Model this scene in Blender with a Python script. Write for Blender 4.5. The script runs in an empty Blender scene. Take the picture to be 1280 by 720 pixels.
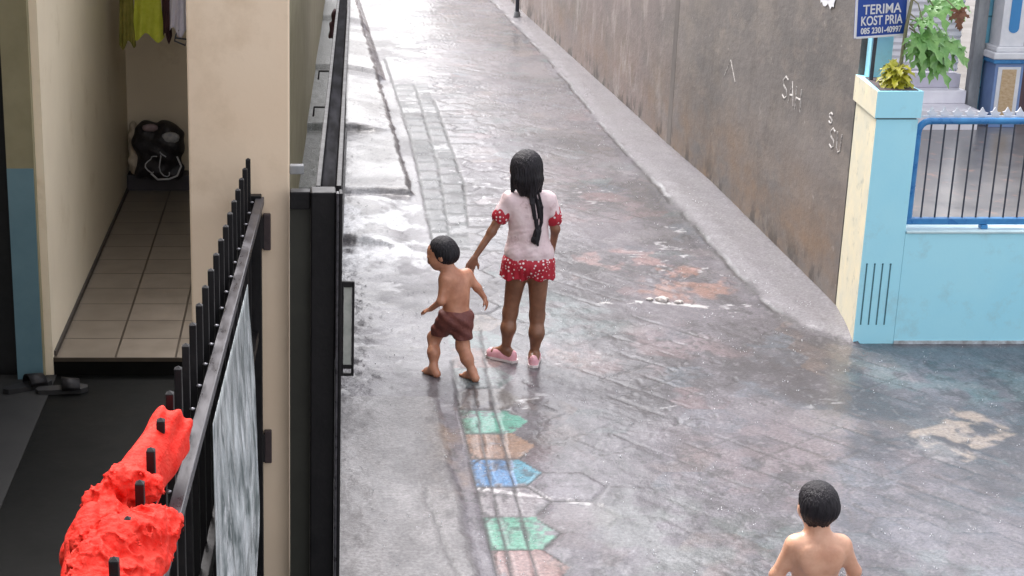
import bpy, bmesh, math, random
import numpy as np
from mathutils import Vector, Matrix
R = math.radians
random.seed(7)
scene = bpy.context.scene
COL = scene.collection

# ------------------------------------------------------------------ helpers
def wloc(o):
    v = Vector((0, 0, 0))
    while o is not None:
        v += o.location; o = o.parent
    return v

def link(name, me, mat, parent=None):
    o = bpy.data.objects.new(name, me); COL.objects.link(o)
    if mat is not None:
        for m in (mat if isinstance(mat, (list, tuple)) else [mat]): me.materials.append(m)
    if parent is not None:
        o.parent = parent; o.location = -wloc(parent)      # meshes are written in world coordinates
    return o

def tag(o, label=None, cat=None, group=None, kind=None):
    if label: o['label'] = label
    if cat: o['category'] = cat
    if group: o['group'] = group
    if kind: o['kind'] = kind
    return o

def thing(name, label, cat, loc, group=None):
    o = bpy.data.objects.new(name, None); COL.objects.link(o); o.location = loc
    o.empty_display_size = .1
    return tag(o, label, cat, group)

class MB:
    def __init__(s): s.v = []; s.f = []; s.mi = []; s.sm = []
    def add(s, vs, fs, mi=0, smooth=False):
        b = len(s.v); s.v += [tuple(v) for v in vs]
        for f in fs: s.f.append([b + i for i in f]); s.mi.append(mi); s.sm.append(smooth)
        return s
    def box(s, x0, x1, y0, y1, z0, z1, bev=0., mi=0):
        return s.obox(Vector(((x0+x1)/2, (y0+y1)/2, (z0+z1)/2)), (abs(x1-x0)/2, abs(y1-y0)/2, abs(z1-z0)/2), None, bev, mi)
    def obox(s, c, h, rot=None, bev=0., mi=0):
        bm = bmesh.new(); bmesh.ops.create_cube(bm, size=2)
        for v in bm.verts: v.co = Vector((v.co.x*h[0], v.co.y*h[1], v.co.z*h[2]))
        if bev > 0: bmesh.ops.bevel(bm, geom=bm.edges[:], offset=min(bev, min(h)*.9), segments=2, affect='EDGES', profile=.5)
        c = Vector(c)
        for v in bm.verts:
            v.co = (rot @ v.co if rot else v.co) + c
        bm.verts.index_update()
        s.add([v.co for v in bm.verts], [[v.index for v in f.verts] for f in bm.faces], mi); bm.free()
        return s
    def tube(s, pts, r, n=10, mi=0, caps=True, smooth=True):
        pts = [Vector(p) for p in pts]; rr = r if isinstance(r, (list, tuple)) else [r]*len(pts)
        vs = []; up = None
        for i, p in enumerate(pts):
            a = pts[max(i-1, 0)]; b = pts[min(i+1, len(pts)-1)]; t = (b-a).normalized()
            if up is None: up = t.orthogonal().normalized()
            up = (up - t*up.dot(t)).normalized(); w = t.cross(up)
            for k in range(n):
                q = 2*math.pi*k/n; vs.append(p + (up*math.cos(q)+w*math.sin(q))*rr[i])
        fs = []
        for i in range(len(pts)-1):
            for k in range(n):
                fs.append([i*n+k, i*n+(k+1) % n, (i+1)*n+(k+1) % n, (i+1)*n+k])
        s.add(vs, fs, mi, smooth)
        if caps:
            s.add(vs[:n], [list(range(n))[::-1]], mi); s.add(vs[-n:], [list(range(n))], mi)
        return s
    def prism(s, poly, z0, z1, mi=0):
        n = len(poly)
        vs = [(x, y, z0) for x, y in poly] + [(x, y, z1) for x, y in poly]
        fs = [[i, (i+1) % n, n+(i+1) % n, n+i] for i in range(n)] + [list(range(n))[::-1], list(range(n, 2*n))]
        return s.add(vs, fs, mi)
    def ball(s, c, r, sub=1, mi=0, sq=(1, 1, 1)):
        bm = bmesh.new(); bmesh.ops.create_icosphere(bm, subdivisions=sub, radius=r)
        bm.verts.index_update(); c = Vector(c)
        s.add([Vector((v.co.x*sq[0], v.co.y*sq[1], v.co.z*sq[2]))+c for v in bm.verts], [[v.index for v in f.verts] for f in bm.faces], mi, True); bm.free()
        return s
    def build(s, name, mat, parent=None):
        me = bpy.data.meshes.new(name); me.from_pydata(s.v, [], s.f)
        me.polygons.foreach_set('material_index', s.mi); me.polygons.foreach_set('use_smooth', s.sm)
        me.validate(); me.update()
        return link(name, me, mat, parent)

# ---- numpy value noise
def hash2(i, j, seed):
    n = (i.astype(np.int64)*374761393 + j.astype(np.int64)*668265263 + seed*69069) & 0xffffffff
    n = ((n ^ (n >> 13))*1274126177) & 0xffffffff
    return ((n ^ (n >> 16)) & 0xffff)/65535.
def vnoise(x, y, seed=0):
    i = np.floor(x); j = np.floor(y); u = x-i; v = y-j
    u = u*u*(3-2*u); v = v*v*(3-2*v); i = i.astype(np.int64); j = j.astype(np.int64)
    a = hash2(i, j, seed); b = hash2(i+1, j, seed); c = hash2(i, j+1, seed); d = hash2(i+1, j+1, seed)
    return (a*(1-u)+b*u)*(1-v)+(c*(1-u)+d*u)*v
def fbm(x, y, seed=0, o=4):
    t = 0; a = .5; n = 0
    for k in range(o):
        t = t+a*vnoise(x*2**k, y*2**k, seed+k*17); n += a; a *= .5
    return t/n
def sstep(a, b, x):
    t = np.clip((x-a)/(b-a), 0, 1); return t*t*(3-2*t)

# ---- signed distance bodies -> one continuous mesh (surface nets)
def cap(a, ra, b, rb, k=.02): return ('c', np.array(a, float), float(ra), np.array(b, float), float(rb), k)
def ell(c, r, k=.02, rot=None): return ('e', np.array(c, float), np.array(r, float), rot, k)
def bodymesh(name, prims, vox, mat, parent=None, noise=None, smooth=1, cut=None):
    lo = np.full(3, 1e9); hi = np.full(3, -1e9); bbs = []
    for p in prims:
        if p[0] == 'c':
            l = np.minimum(p[1]-p[2], p[3]-p[4]); h = np.maximum(p[1]+p[2], p[3]+p[4])
        else:
            m = p[2].max() if p[3] is not None else p[2]; l = p[1]-m; h = p[1]+m
        bbs.append((l, h)); lo = np.minimum(lo, l); hi = np.maximum(hi, h)
    lo -= 6*vox; hi += 6*vox
    n = np.ceil((hi-lo)/vox).astype(int)+1
    F = np.full(n, .06, np.float32)
    ax = [lo[d]+vox*np.arange(n[d]) for d in range(3)]
    for p, (l, h) in zip(prims, bbs):
        k = p[-1]; mg = k+5*vox
        s = [slice(max(0, int((l[d]-mg-lo[d])/vox)), min(n[d], int((h[d]+mg-lo[d])/vox)+2)) for d in range(3)]
        X, Y, Z = np.meshgrid(ax[0][s[0]], ax[1][s[1]], ax[2][s[2]], indexing='ij')
        if p[0] == 'c':
            a, ra, b, rb = p[1:5]; ba = b-a; L = max(ba.dot(ba), 1e-9)
            t = np.clip(((X-a[0])*ba[0]+(Y-a[1])*ba[1]+(Z-a[2])*ba[2])/L, 0, 1)
            d = np.sqrt((X-a[0]-t*ba[0])**2+(Y-a[1]-t*ba[1])**2+(Z-a[2]-t*ba[2])**2)-(ra+t*(rb-ra))
        else:
            c, r, rot = p[1:4]; x = X-c[0]; y = Y-c[1]; z = Z-c[2]
            if rot is not None:
                M = np.array(rot.to_3x3()).T
                x, y, z = (M[0, 0]*x+M[0, 1]*y+M[0, 2]*z, M[1, 0]*x+M[1, 1]*y+M[1, 2]*z, M[2, 0]*x+M[2, 1]*y+M[2, 2]*z)
            k0 = np.sqrt((x/r[0])**2+(y/r[1])**2+(z/r[2])**2); k1 = np.sqrt((x/r[0]**2)**2+(y/r[1]**2)**2+(z/r[2]**2)**2)
            d = k0*(k0-1)/np.maximum(k1, 1e-6)
        f = F[s[0], s[1], s[2]]
        hh = np.maximum(k-np.abs(f-d), 0)/max(k, 1e-6)
        F[s[0], s[1], s[2]] = np.minimum(f, d)-hh*hh*k*.25
    if noise is not None or cut is not None:
        X, Y, Z = np.meshgrid(*ax, indexing='ij')
        if noise is not None: F = F+noise(X, Y, Z)
        if cut is not None: F = np.maximum(F, cut(X, Y, Z))
    neg = F < 0
    c = [neg[i:n[0]-1+i, j:n[1]-1+j, k:n[2]-1+k] for i in (0, 1) for j in (0, 1) for k in (0, 1)]
    cnt = sum(q.astype(np.int8) for q in c); act = (cnt > 0) & (cnt < 8)
    I = np.argwhere(act); idx = np.full(act.shape, -1, np.int64); idx[act] = np.arange(len(I))
    acc = np.zeros((len(I), 3)); w = np.zeros(len(I))
    cor = [(i, j, k) for i in (0, 1) for j in (0, 1) for k in (0, 1)]
    for a in cor:
        for d in range(3):
            if a[d] == 0:
                b = list(a); b[d] = 1
                fa = F[I[:, 0]+a[0], I[:, 1]+a[1], I[:, 2]+a[2]]; fb = F[I[:, 0]+b[0], I[:, 1]+b[1], I[:, 2]+b[2]]
                m = (fa < 0) != (fb < 0); t = np.where(m, fa/np.where(m, fa-fb, 1), 0)
                P = np.array(a, float)[None]+0*acc; P[:, d] += t
                acc[m] += P[m]; w[m] += 1
    V = lo+(I+acc/w[:, None])*vox
    faces = []
    for d in range(3):
        u, v = [(1, 2), (2, 0), (0, 1)][d]
        sa = [slice(None)]*3; sb = [slice(None)]*3; sa[d] = slice(0, n[d]-1); sb[d] = slice(1, n[d])
        A = neg[tuple(sa)]; B = neg[tuple(sb)]
        E = np.argwhere(A != B)
        E = E[(E[:, u] > 0) & (E[:, v] > 0) & (E[:, u] < n[u]-1) & (E[:, v] < n[v]-1)]
        fl = A[E[:, 0], E[:, 1], E[:, 2]]
        def cell(du, dv):
            q = E.copy(); q[:, u] += du; q[:, v] += dv; return idx[q[:, 0], q[:, 1], q[:, 2]]
        Q = np.stack([cell(-1, -1), cell(0, -1), cell(0, 0), cell(-1, 0)], 1)
        Q[~fl] = Q[~fl][:, ::-1]
        faces.append(Q)
    Q = np.concatenate(faces); Q = Q[(Q >= 0).all(1)]
    for _ in range(smooth):
        acc = np.zeros_like(V); w = np.zeros(len(V))
        for a in range(4):
            b = (a+1) % 4
            np.add.at(acc, Q[:, a], V[Q[:, b]]); np.add.at(acc, Q[:, b], V[Q[:, a]])
            np.add.at(w, Q[:, a], 1); np.add.at(w, Q[:, b], 1)
        V = V*.5+.5*acc/np.maximum(w, 1)[:, None]
    me = bpy.data.meshes.new(name); me.from_pydata(V.tolist(), [], Q.tolist())
    me.polygons.foreach_set('use_smooth', [True]*len(me.polygons)); me.update()
    return link(name, me, mat, parent)

# ------------------------------------------------------------------ materials
def mat(name, c1, c2=None, scale=8., rough=.6, rough2=None, metal=0., bump=0., bscale=None, stretch=(1, 1, 1), detail=6., coat=0., sss=0., contrast=(.35, .65), c3=None, s3=40., spec=.5, trans=0., coatrough=.08):
    m = bpy.data.materials.new(name); m.use_nodes = True; nt = m.node_tree; N = nt.nodes; L = nt.links
    b = N['Principled BSDF']
    b.inputs['Metallic'].default_value = metal; b.inputs['Roughness'].default_value = rough
    b.inputs['Base Color'].default_value = (*c1, 1); b.inputs['Specular IOR Level'].default_value = spec
    if coat: b.inputs['Coat Weight'].default_value = coat; b.inputs['Coat Roughness'].default_value = coatrough; b.inputs['Coat IOR'].default_value = 1.33
    if sss: b.inputs['Subsurface Weight'].default_value = sss; b.inputs['Subsurface Radius'].default_value = (.012, .005, .003); b.inputs['Subsurface Scale'].default_value = 1.
    if trans: b.inputs['Transmission Weight'].default_value = trans
    tc = N.new('ShaderNodeTexCoord'); mp = N.new('ShaderNodeMapping'); mp.inputs['Scale'].default_value = stretch
    L.new(tc.outputs['Object'], mp.inputs[0])
    col = None
    if c2:
        n = N.new('ShaderNodeTexNoise'); n.inputs['Scale'].default_value = scale; n.inputs['Detail'].default_value = detail; n.inputs['Roughness'].default_value = .62
        L.new(mp.outputs[0], n.inputs[0])
        r = N.new('ShaderNodeMapRange'); r.inputs[1].default_value = contrast[0]; r.inputs[2].default_value = contrast[1]
        L.new(n.outputs[0], r.inputs[0])
        x = N.new('ShaderNodeMix'); x.data_type = 'RGBA'; x.inputs[6].default_value = (*c1, 1); x.inputs[7].default_value = (*c2, 1)
        L.new(r.outputs[0], x.inputs[0]); col = x.outputs[2]
        if c3:
            n2 = N.new('ShaderNodeTexNoise'); n2.inputs['Scale'].default_value = s3; n2.inputs['Detail'].default_value = 8; n2.inputs['Roughness'].default_value = .7
            L.new(mp.outputs[0], n2.inputs[0])
            r2 = N.new('ShaderNodeMapRange'); r2.inputs[1].default_value = .56; r2.inputs[2].default_value = .7
            L.new(n2.outputs[0], r2.inputs[0])
            x2 = N.new('ShaderNodeMix'); x2.data_type = 'RGBA'; x2.inputs[7].default_value = (*c3, 1)
            L.new(r2.outputs[0], x2.inputs[0]); L.new(col, x2.inputs[6]); col = x2.outputs[2]
        L.new(col, b.inputs['Base Color'])
        if rough2 is not None:
            rr = N.new('ShaderNodeMapRange'); rr.inputs[3].default_value = rough; rr.inputs[4].default_value = rough2
            L.new(r.outputs[0], rr.inputs[0]); L.new(rr.outputs[0], b.inputs['Roughness'])
    if bump:
        n = N.new('ShaderNodeTexNoise'); n.inputs['Scale'].default_value = bscale or scale*4; n.inputs['Detail'].default_value = 6
        L.new(mp.outputs[0], n.inputs[0])
        bp = N.new('ShaderNodeBump'); bp.inputs['Strength'].default_value = bump; bp.inputs['Distance'].default_value = .01
        L.new(n.outputs[0], bp.inputs['Height']); L.new(bp.outputs[0], b.inputs['Normal'])
        if coat: L.new(bp.outputs[0], b.inputs['Coat Normal'])
    m['nodes'] = 1
    return m

BLACK = mat('black_paint', (.006, .0055, .007), (.012, .011, .012), 14, .4, .55, bump=.15, bscale=60, spec=.3)
BLACKM = mat('black_matte', (.008, .008, .009), (.016, .016, .017), 9, .6)
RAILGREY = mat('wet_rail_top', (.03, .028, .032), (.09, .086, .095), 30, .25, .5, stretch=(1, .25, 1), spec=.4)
CHANNEL = mat('dark_channel', (.005, .005, .006), (.028, .028, .032), 12, .8, .95, stretch=(1, .2, 1), spec=.02, contrast=(.45, .65))
CREAM = mat('cream_paint', (.87, .68, .49), (.90, .72, .53), 2.2, .55, bump=.05, bscale=50, c3=(.78, .60, .42), s3=2.1)
CREAMW = mat('corridor_paint', (.72, .63, .48), (.78, .69, .53), 1.6, .5, bump=.04, bscale=40, c3=(.62, .52, .37), s3=2.3)
OLIVE = mat('olive_cream_paint', (.20, .18, .10), (.26, .235, .14), 3, .6, bump=.05, bscale=40)
TEAL = mat('teal_gloss_paint', (.10, .19, .23), (.13, .23, .27), 4, .35)
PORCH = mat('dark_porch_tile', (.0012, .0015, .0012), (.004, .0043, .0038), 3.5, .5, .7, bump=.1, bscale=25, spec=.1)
GREYF = mat('grey_cement_floor', (.028, .028, .028), (.036, .036, .035), 4, .6, spec=.15)
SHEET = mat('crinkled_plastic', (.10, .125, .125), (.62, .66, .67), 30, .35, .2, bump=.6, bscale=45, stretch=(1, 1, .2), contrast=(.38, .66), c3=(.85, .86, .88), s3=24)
RED = mat('coral_red_cloth', (.76, .020, .011), (.82, .06, .04), 30, .7, bump=.5, bscale=110, spec=.15)
BLUEW = mat('light_blue_wall', (.38, .80, .94), (.42, .83, .95), 2.5, .5, bump=.05, bscale=60, c3=(.38, .71, .80), s3=4)
CREAMP = mat('pale_yellow_paint', (.72, .65, .46), (.60, .58, .46), 5, .6, bump=.1, c3=(.42, .42, .34), s3=9)
BLUEM = mat('blue_enamel', (.03, .17, .42), (.05, .25, .52), 14, .25, .4)
DARKBAR = mat('dark_bar_metal', (.035, .04, .06), (.06, .065, .08), 20, .4)
WHITE = mat('white_paint', (.78, .78, .80), (.68, .69, .72), 8, .45)
CHALK = mat('chalk', (.50, .48, .455), (.22, .20, .19), 45, .9, contrast=(.45, .6))
STEP = mat('white_step_paint', (.84, .82, .86), (.74, .72, .77), 5, .4)
SHUT = mat('shutter_metal', (.72, .71, .74), (.78, .77, .80), 4, .45)
PIPE = mat('grey_post', (.20, .21, .22), (.33, .34, .35), 11, .6, stretch=(1, 1, .3))
TAN = mat('tan_tiles', (.48, .32, .17), (.62, .47, .30), 26, .5, stretch=(1, 1, 1.8))
DARKV = mat('dark_interior', (.02, .015, .022), (.035, .03, .035), 3, .8)
SIGNB = mat('sign_blue', (.015, .06, .30), (.02, .075, .36), 5, .35)
SOIL = mat('dark_soil', (.05, .038, .042), (.11, .085, .085), 40, .8, bump=.8, bscale=60)
LEAF = mat('papaya_leaf', (.10, .27, .06), (.22, .42, .12), 18, .3, bump=.2, bscale=50)
LEAFY = mat('yellow_green_leaf', (.28, .30, .02), (.42, .38, .03), 20, .35)
LEAFB = mat('dry_brown_leaf', (.13, .055, .03), (.26, .12, .07), 20, .7)
STEM = mat('plant_stem', (.16, .17, .09), (.24, .23, .13), 20, .6)
SKIN_G = mat('skin_girl', (.17, .072, .04), (.27, .125, .07), 14, .38, sss=.15, bump=.12, bscale=90)
SKIN_T = mat('skin_toddler', (.42, .175, .10), (.58, .28, .175), 13, .36, sss=.15, bump=.12, bscale=90)
SKIN_C = mat('skin_child', (.60, .31, .20), (.74, .43, .29), 13, .36, sss=.15, bump=.12, bscale=90)
HAIR = mat('wet_black_hair', (.007, .006, .008), (.022, .019, .024), 90, .42, .6, bump=.8, bscale=170, stretch=(1, 1, .12), spec=.3)
EYE = mat('eye_white', (.6, .58, .55), None)
PINK = mat('pink_rubber', (.85, .48, .52), (.80, .38, .44), 30, .45)
SOLE = mat('pale_sole', (.75, .68, .66), None)
MAROON = mat('maroon_shorts', (.13, .035, .03), (.19, .06, .045), 30, .6, bump=.4, bscale=70)
NAVY = mat('navy_shorts', (.03, .04, .09), (.05, .06, .12), 30, .6, bump=.3, bscale=70)
LIME = mat('lime_cloth', (.42, .46, .03), (.52, .55, .06), 20, .8, bump=.4)
OLIVC = mat('olive_cloth', (.16, .15, .02), (.24, .21, .04), 16, .8, bump=.4)
LILAC = mat('pale_lilac_cloth', (.58, .55, .66), (.68, .66, .74), 16, .8, bump=.4)
MAR2 = mat('dark_maroon_cloth', (.035, .012, .014), (.06, .02, .022), 16, .8, bump=.4)
BAG = mat('black_nylon', (.012, .011, .014), (.028, .026, .03), 30, .5, bump=.5, bscale=90)
PATCH = mat('grey_mesh_patch', (.22, .23, .25), (.40, .40, .40), 30, .5)
BEIGE = mat('beige_cloth', (.42, .35, .26), (.54, .46, .35), 20, .8, bump=.4)
CORD = mat('pale_cord', (.5, .5, .52), None)
PLATE = mat('pale_plate', (.34, .36, .32), (.50, .51, .46), 16, .35)
WATER = mat('water_drop', (.88, .90, .93), None, rough=.06, trans=.5)
STONE = mat('pale_rubble', (.62, .60, .58), (.45, .40, .37), 40, .7, bump=.5)
GRASSM = mat('grass_blade', (.06, .16, .03), (.12, .26, .05), 14, .5)
YARD = mat('yard_concrete', (.12, .12, .125), (.19, .185, .185), 2.2, .35, .55, bump=.2, bscale=30, coat=.6, coatrough=.2, c3=(.34, .22, .18), s3=5)
EARTH = mat('bare_ground', (.12, .11, .10), (.18, .17, .16), 2, .8)

def tee_mat():
    m = mat('pale_pink_jersey', (.80, .66, .66), (.72, .55, .57), 9, .5, bump=.4, bscale=40, c3=(.46, .31, .31), s3=11); return m
TEE = tee_mat()
def dot_mat(name, ground, dot, scale, rad):
    m = bpy.data.materials.new(name); m.use_nodes = True; nt = m.node_tree; N = nt.nodes; L = nt.links; b = N['Principled BSDF']
    tc = N.new('ShaderNodeTexCoord'); v = N.new('ShaderNodeTexVoronoi'); v.inputs['Scale'].default_value = scale; v.inputs['Randomness'].default_value = .75
    L.new(tc.outputs['Object'], v.inputs['Vector'])
    r = N.new('ShaderNodeMapRange'); r.inputs[1].default_value = rad; r.inputs[2].default_value = rad+.07; r.inputs[3].default_value = 1; r.inputs[4].default_value = 0
    L.new(v.outputs['Distance'], r.inputs[0]); x = N.new('ShaderNodeMix'); x.data_type = 'RGBA'
    x.inputs[6].default_value = (*ground, 1); x.inputs[7].default_value = (*dot, 1); L.new(r.outputs[0], x.inputs[0]); L.new(x.outputs[2], b.inputs['Base Color'])
    b.inputs['Roughness'].default_value = .6
    return m
DOTS = dot_mat('red_polka_dot', (.42, .012, .03), (.85, .75, .75), 48, .27)

def wall_mat():
    m = bpy.data.materials.new('weathered_render'); m.use_nodes = True; nt = m.node_tree; N = nt.nodes; L = nt.links; b = N['Principled BSDF']
    tc = N.new('ShaderNodeTexCoord')
    def noise(sc, st, det=8, rough=.65):
        mp = N.new('ShaderNodeMapping'); mp.inputs['Scale'].default_value = st; L.new(tc.outputs['Object'], mp.inputs[0])
        n = N.new('ShaderNodeTexNoise'); n.inputs['Scale'].default_value = sc; n.inputs['Detail'].default_value = det; n.inputs['Roughness'].default_value = rough
        L.new(mp.outputs[0], n.inputs[0]); return n.outputs[0]
    def rng(o, a, c, lo=0., hi=1.):
        r = N.new('ShaderNodeMapRange'); r.inputs[1].default_value = a; r.inputs[2].default_value = c; r.inputs[3].default_value = lo; r.inputs[4].default_value = hi; L.new(o, r.inputs[0]); return r.outputs[0]
    def mix(f, a, c):
        x = N.new('ShaderNodeMix'); x.data_type = 'RGBA'; L.new(f, x.inputs[0])
        if isinstance(a, tuple): x.inputs[6].default_value = (*a, 1)
        else: L.new(a, x.inputs[6])
        x.inputs[7].default_value = (*c, 1); return x.outputs[2]
    def mul(a, c):
        q = N.new('ShaderNodeMath'); q.operation = 'MULTIPLY'; L.new(a, q.inputs[0]); L.new(c, q.inputs[1]); return q.outputs[0]
    sp = N.new('ShaderNodeSeparateXYZ'); L.new(tc.outputs['Object'], sp.inputs[0])
    c = mix(rng(noise(1.0, (1, .35, .9)), .36, .64), (.205, .182, .168), (.12, .11, .104))
    c = mix(rng(noise(4.5, (1, .3, .8)), .5, .68, 0, .55), c, (.25, .215, .18))
    low = rng(sp.outputs['Z'], .95, .35)                                   # rust-brown rising damp on the lower metre
    lown = mul(low, rng(noise(3.5, (1, .35, .8)), .34, .62))
    c = mix(lown, c, (.215, .145, .095))
    c = mix(rng(noise(6, (1, .5, .3)), .54, .70, 0, .45), c, (.085, .07, .06))     # vertical run marks
    c = mix(rng(noise(8, (1, .35, .7)), .56, .72, 0, .5), c, (.27, .225, .19))
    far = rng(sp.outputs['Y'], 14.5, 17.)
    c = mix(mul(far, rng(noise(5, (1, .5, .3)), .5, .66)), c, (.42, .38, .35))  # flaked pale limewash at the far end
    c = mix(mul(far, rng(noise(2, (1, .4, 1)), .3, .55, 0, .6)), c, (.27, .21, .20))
    c = mix(rng(noise(26, (1, .35, .6)), .64, .72, 0, .7), c, (.34, .31, .28))
    c = mix(rng(noise(17, (1, .35, .6)), .66, .73, 0, .7), c, (.06, .05, .042))
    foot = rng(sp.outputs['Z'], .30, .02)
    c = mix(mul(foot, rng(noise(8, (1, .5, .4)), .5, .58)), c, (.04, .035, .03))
    L.new(c, b.inputs['Base Color']); b.inputs['Roughness'].default_value = .55
    bp = N.new('ShaderNodeBump'); bp.inputs['Strength'].default_value = .5; bp.inputs['Distance'].default_value = .012
    L.new(noise(18, (1, .4, .8)), bp.inputs['Height']); L.new(bp.outputs[0], b.inputs['Normal'])
    return m
WALLM = wall_mat()

def tile_mat():
    m = bpy.data.materials.new('beige_floor_tiles'); m.use_nodes = True; nt = m.node_tree; N = nt.nodes; L = nt.links; b = N['Principled BSDF']
    tc = N.new('ShaderNodeTexCoord'); mp = N.new('ShaderNodeMapping'); mp.inputs['Location'].default_value = (.0, -.02, 0)
    L.new(tc.outputs['Object'], mp.inputs[0])
    t = N.new('ShaderNodeTexBrick'); t.offset = 0; t.inputs['Scale'].default_value = 1; t.inputs['Brick Width'].default_value = .31; t.inputs['Row Height'].default_value = .31
    t.inputs['Mortar Size'].default_value = .006; t.inputs['Mortar Smooth'].default_value = .1; t.inputs['Bias'].default_value = 0
    t.inputs['Color1'].default_value = (.19, .16, .125, 1); t.inputs['Color2'].default_value = (.22, .185, .146, 1); t.inputs['Mortar'].default_value = (.045, .035, .025, 1)
    L.new(mp.outputs[0], t.inputs[0])
    n = N.new('ShaderNodeTexNoise'); n.inputs['Scale'].default_value = 6; n.inputs['Detail'].default_value = 6; L.new(tc.outputs['Object'], n.inputs[0])
    r = N.new('ShaderNodeMapRange'); r.inputs[1].default_value = .4; r.inputs[2].default_value = .75; r.inputs[4].default_value = .45; L.new(n.outputs[0], r.inputs[0])
    x = N.new('ShaderNodeMix'); x.data_type = 'RGBA'; x.inputs[7].default_value = (.10, .08, .06, 1); L.new(r.outputs[0], x.inputs[0]); L.new(t.outputs[0], x.inputs[6])
    L.new(x.outputs[2], b.inputs['Base Color']); b.inputs['Roughness'].default_value = .35
    bp = N.new('ShaderNodeBump'); bp.inputs['Strength'].default_value = .4; bp.inputs['Distance'].default_value = .003; bp.invert = True
    L.new(t.outputs['Fac'], bp.inputs['Height']); L.new(bp.outputs[0], b.inputs['Normal'])
    return m
TILE = tile_mat()

def road_mat():
    m = bpy.data.materials.new('wet_paving'); m.use_nodes = True; nt = m.node_tree; N = nt.nodes; L = nt.links; b = N['Principled BSDF']
    at = N.new('ShaderNodeAttribute'); at.attribute_name = 'Col'; aw = N.new('ShaderNodeAttribute'); aw.attribute_name = 'wet'
    tc = N.new('ShaderNodeTexCoord')
    def noise(sc, det=5, st=(1, 1, 1)):
        mp = N.new('ShaderNodeMapping'); mp.inputs['Scale'].default_value = st; L.new(tc.outputs['Object'], mp.inputs[0])
        n = N.new('ShaderNodeTexNoise'); n.inputs['Scale'].default_value = sc; n.inputs['Detail'].default_value = det; n.inputs['Roughness'].default_value = .65; L.new(mp.outputs[0], n.inputs[0]); return n.outputs[0]
    r = N.new('ShaderNodeMapRange'); r.inputs[1].default_value = .3; r.inputs[2].default_value = .7; r.inputs[3].default_value = .6; r.inputs[4].default_value = 1.45
    L.new(noise(55, 8), r.inputs[0])
    x = N.new('ShaderNodeMix'); x.data_type = 'RGBA'; x.blend_type = 'MULTIPLY'; x.inputs[0].default_value = 1
    L.new(at.outputs['Color'], x.inputs[6])
    cc = N.new('ShaderNodeCombineColor')
    for i in range(3): L.new(r.outputs[0], cc.inputs[i])
    L.new(cc.outputs[0], x.inputs[7]); L.new(x.outputs[2], b.inputs['Base Color'])
    b.inputs['Roughness'].default_value = .55; b.inputs['Specular IOR Level'].default_value = .35
    L.new(aw.outputs['Fac'], b.inputs['Coat Weight']); b.inputs['Coat IOR'].default_value = 1.45; b.inputs['Coat Roughness'].default_value = .06
    b1 = N.new('ShaderNodeBump'); b1.inputs['Strength'].default_value = .7; b1.inputs['Distance'].default_value = .01; L.new(noise(70, 7), b1.inputs['Height'])
    L.new(b1.outputs[0], b.inputs['Normal'])
    b2 = N.new('ShaderNodeBump'); b2.inputs['Strength'].default_value = .25; b2.inputs['Distance'].default_value = .012; L.new(noise(30, 3), b2.inputs['Height'])
    b3 = N.new('ShaderNodeBump'); b3.inputs['Strength'].default_value = .15; b3.inputs['Distance'].default_value = .006; L.new(noise(95, 2), b3.inputs['Height']); L.new(b2.outputs[0], b3.inputs['Normal'])
    L.new(b3.outputs[0], b.inputs['Coat Normal'])
    return m
ROADM = road_mat()

# ------------------------------------------------------------------ the ground and the wet alley
gm = MB(); gm.add([(-60, -40, -.16), (60, -40, -.16), (60, 90, -.16), (-60, 90, -.16)], [[0, 1, 2, 3]])
tag(gm.build('ground', EARTH), kind='structure')

def poly(y, pts):
    p = np.array(pts); return np.interp(y, p[:, 0], p[:, 1])
def L1(y): return poly(y, [(4, .85), (6.2, .863), (8.1, .892), (11, 1.02), (15.7, 1.148), (20.3, 1.165), (42, 1.3)])
def L2(y): return poly(y, [(4, .90), (6.2, .925), (7.87, .973), (8.74, 1.02), (11.5, 1.16), (14.4, 1.31), (18.1, 1.40), (42, 1.6)])
def L3(y): return poly(y, [(4, 1.0), (6.2, 1.03), (8.74, 1.11), (11.5, 1.30), (13.7, 1.477), (17.2, 1.55), (42, 1.8)])
def APR(y): return poly(y, [(9.2, 3.60), (9.36, 3.41), (9.63, 3.20), (10.2, 3.112), (13.1, 3.145), (16, 3.165), (20.5, 3.30), (42, 3.45)])

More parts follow.
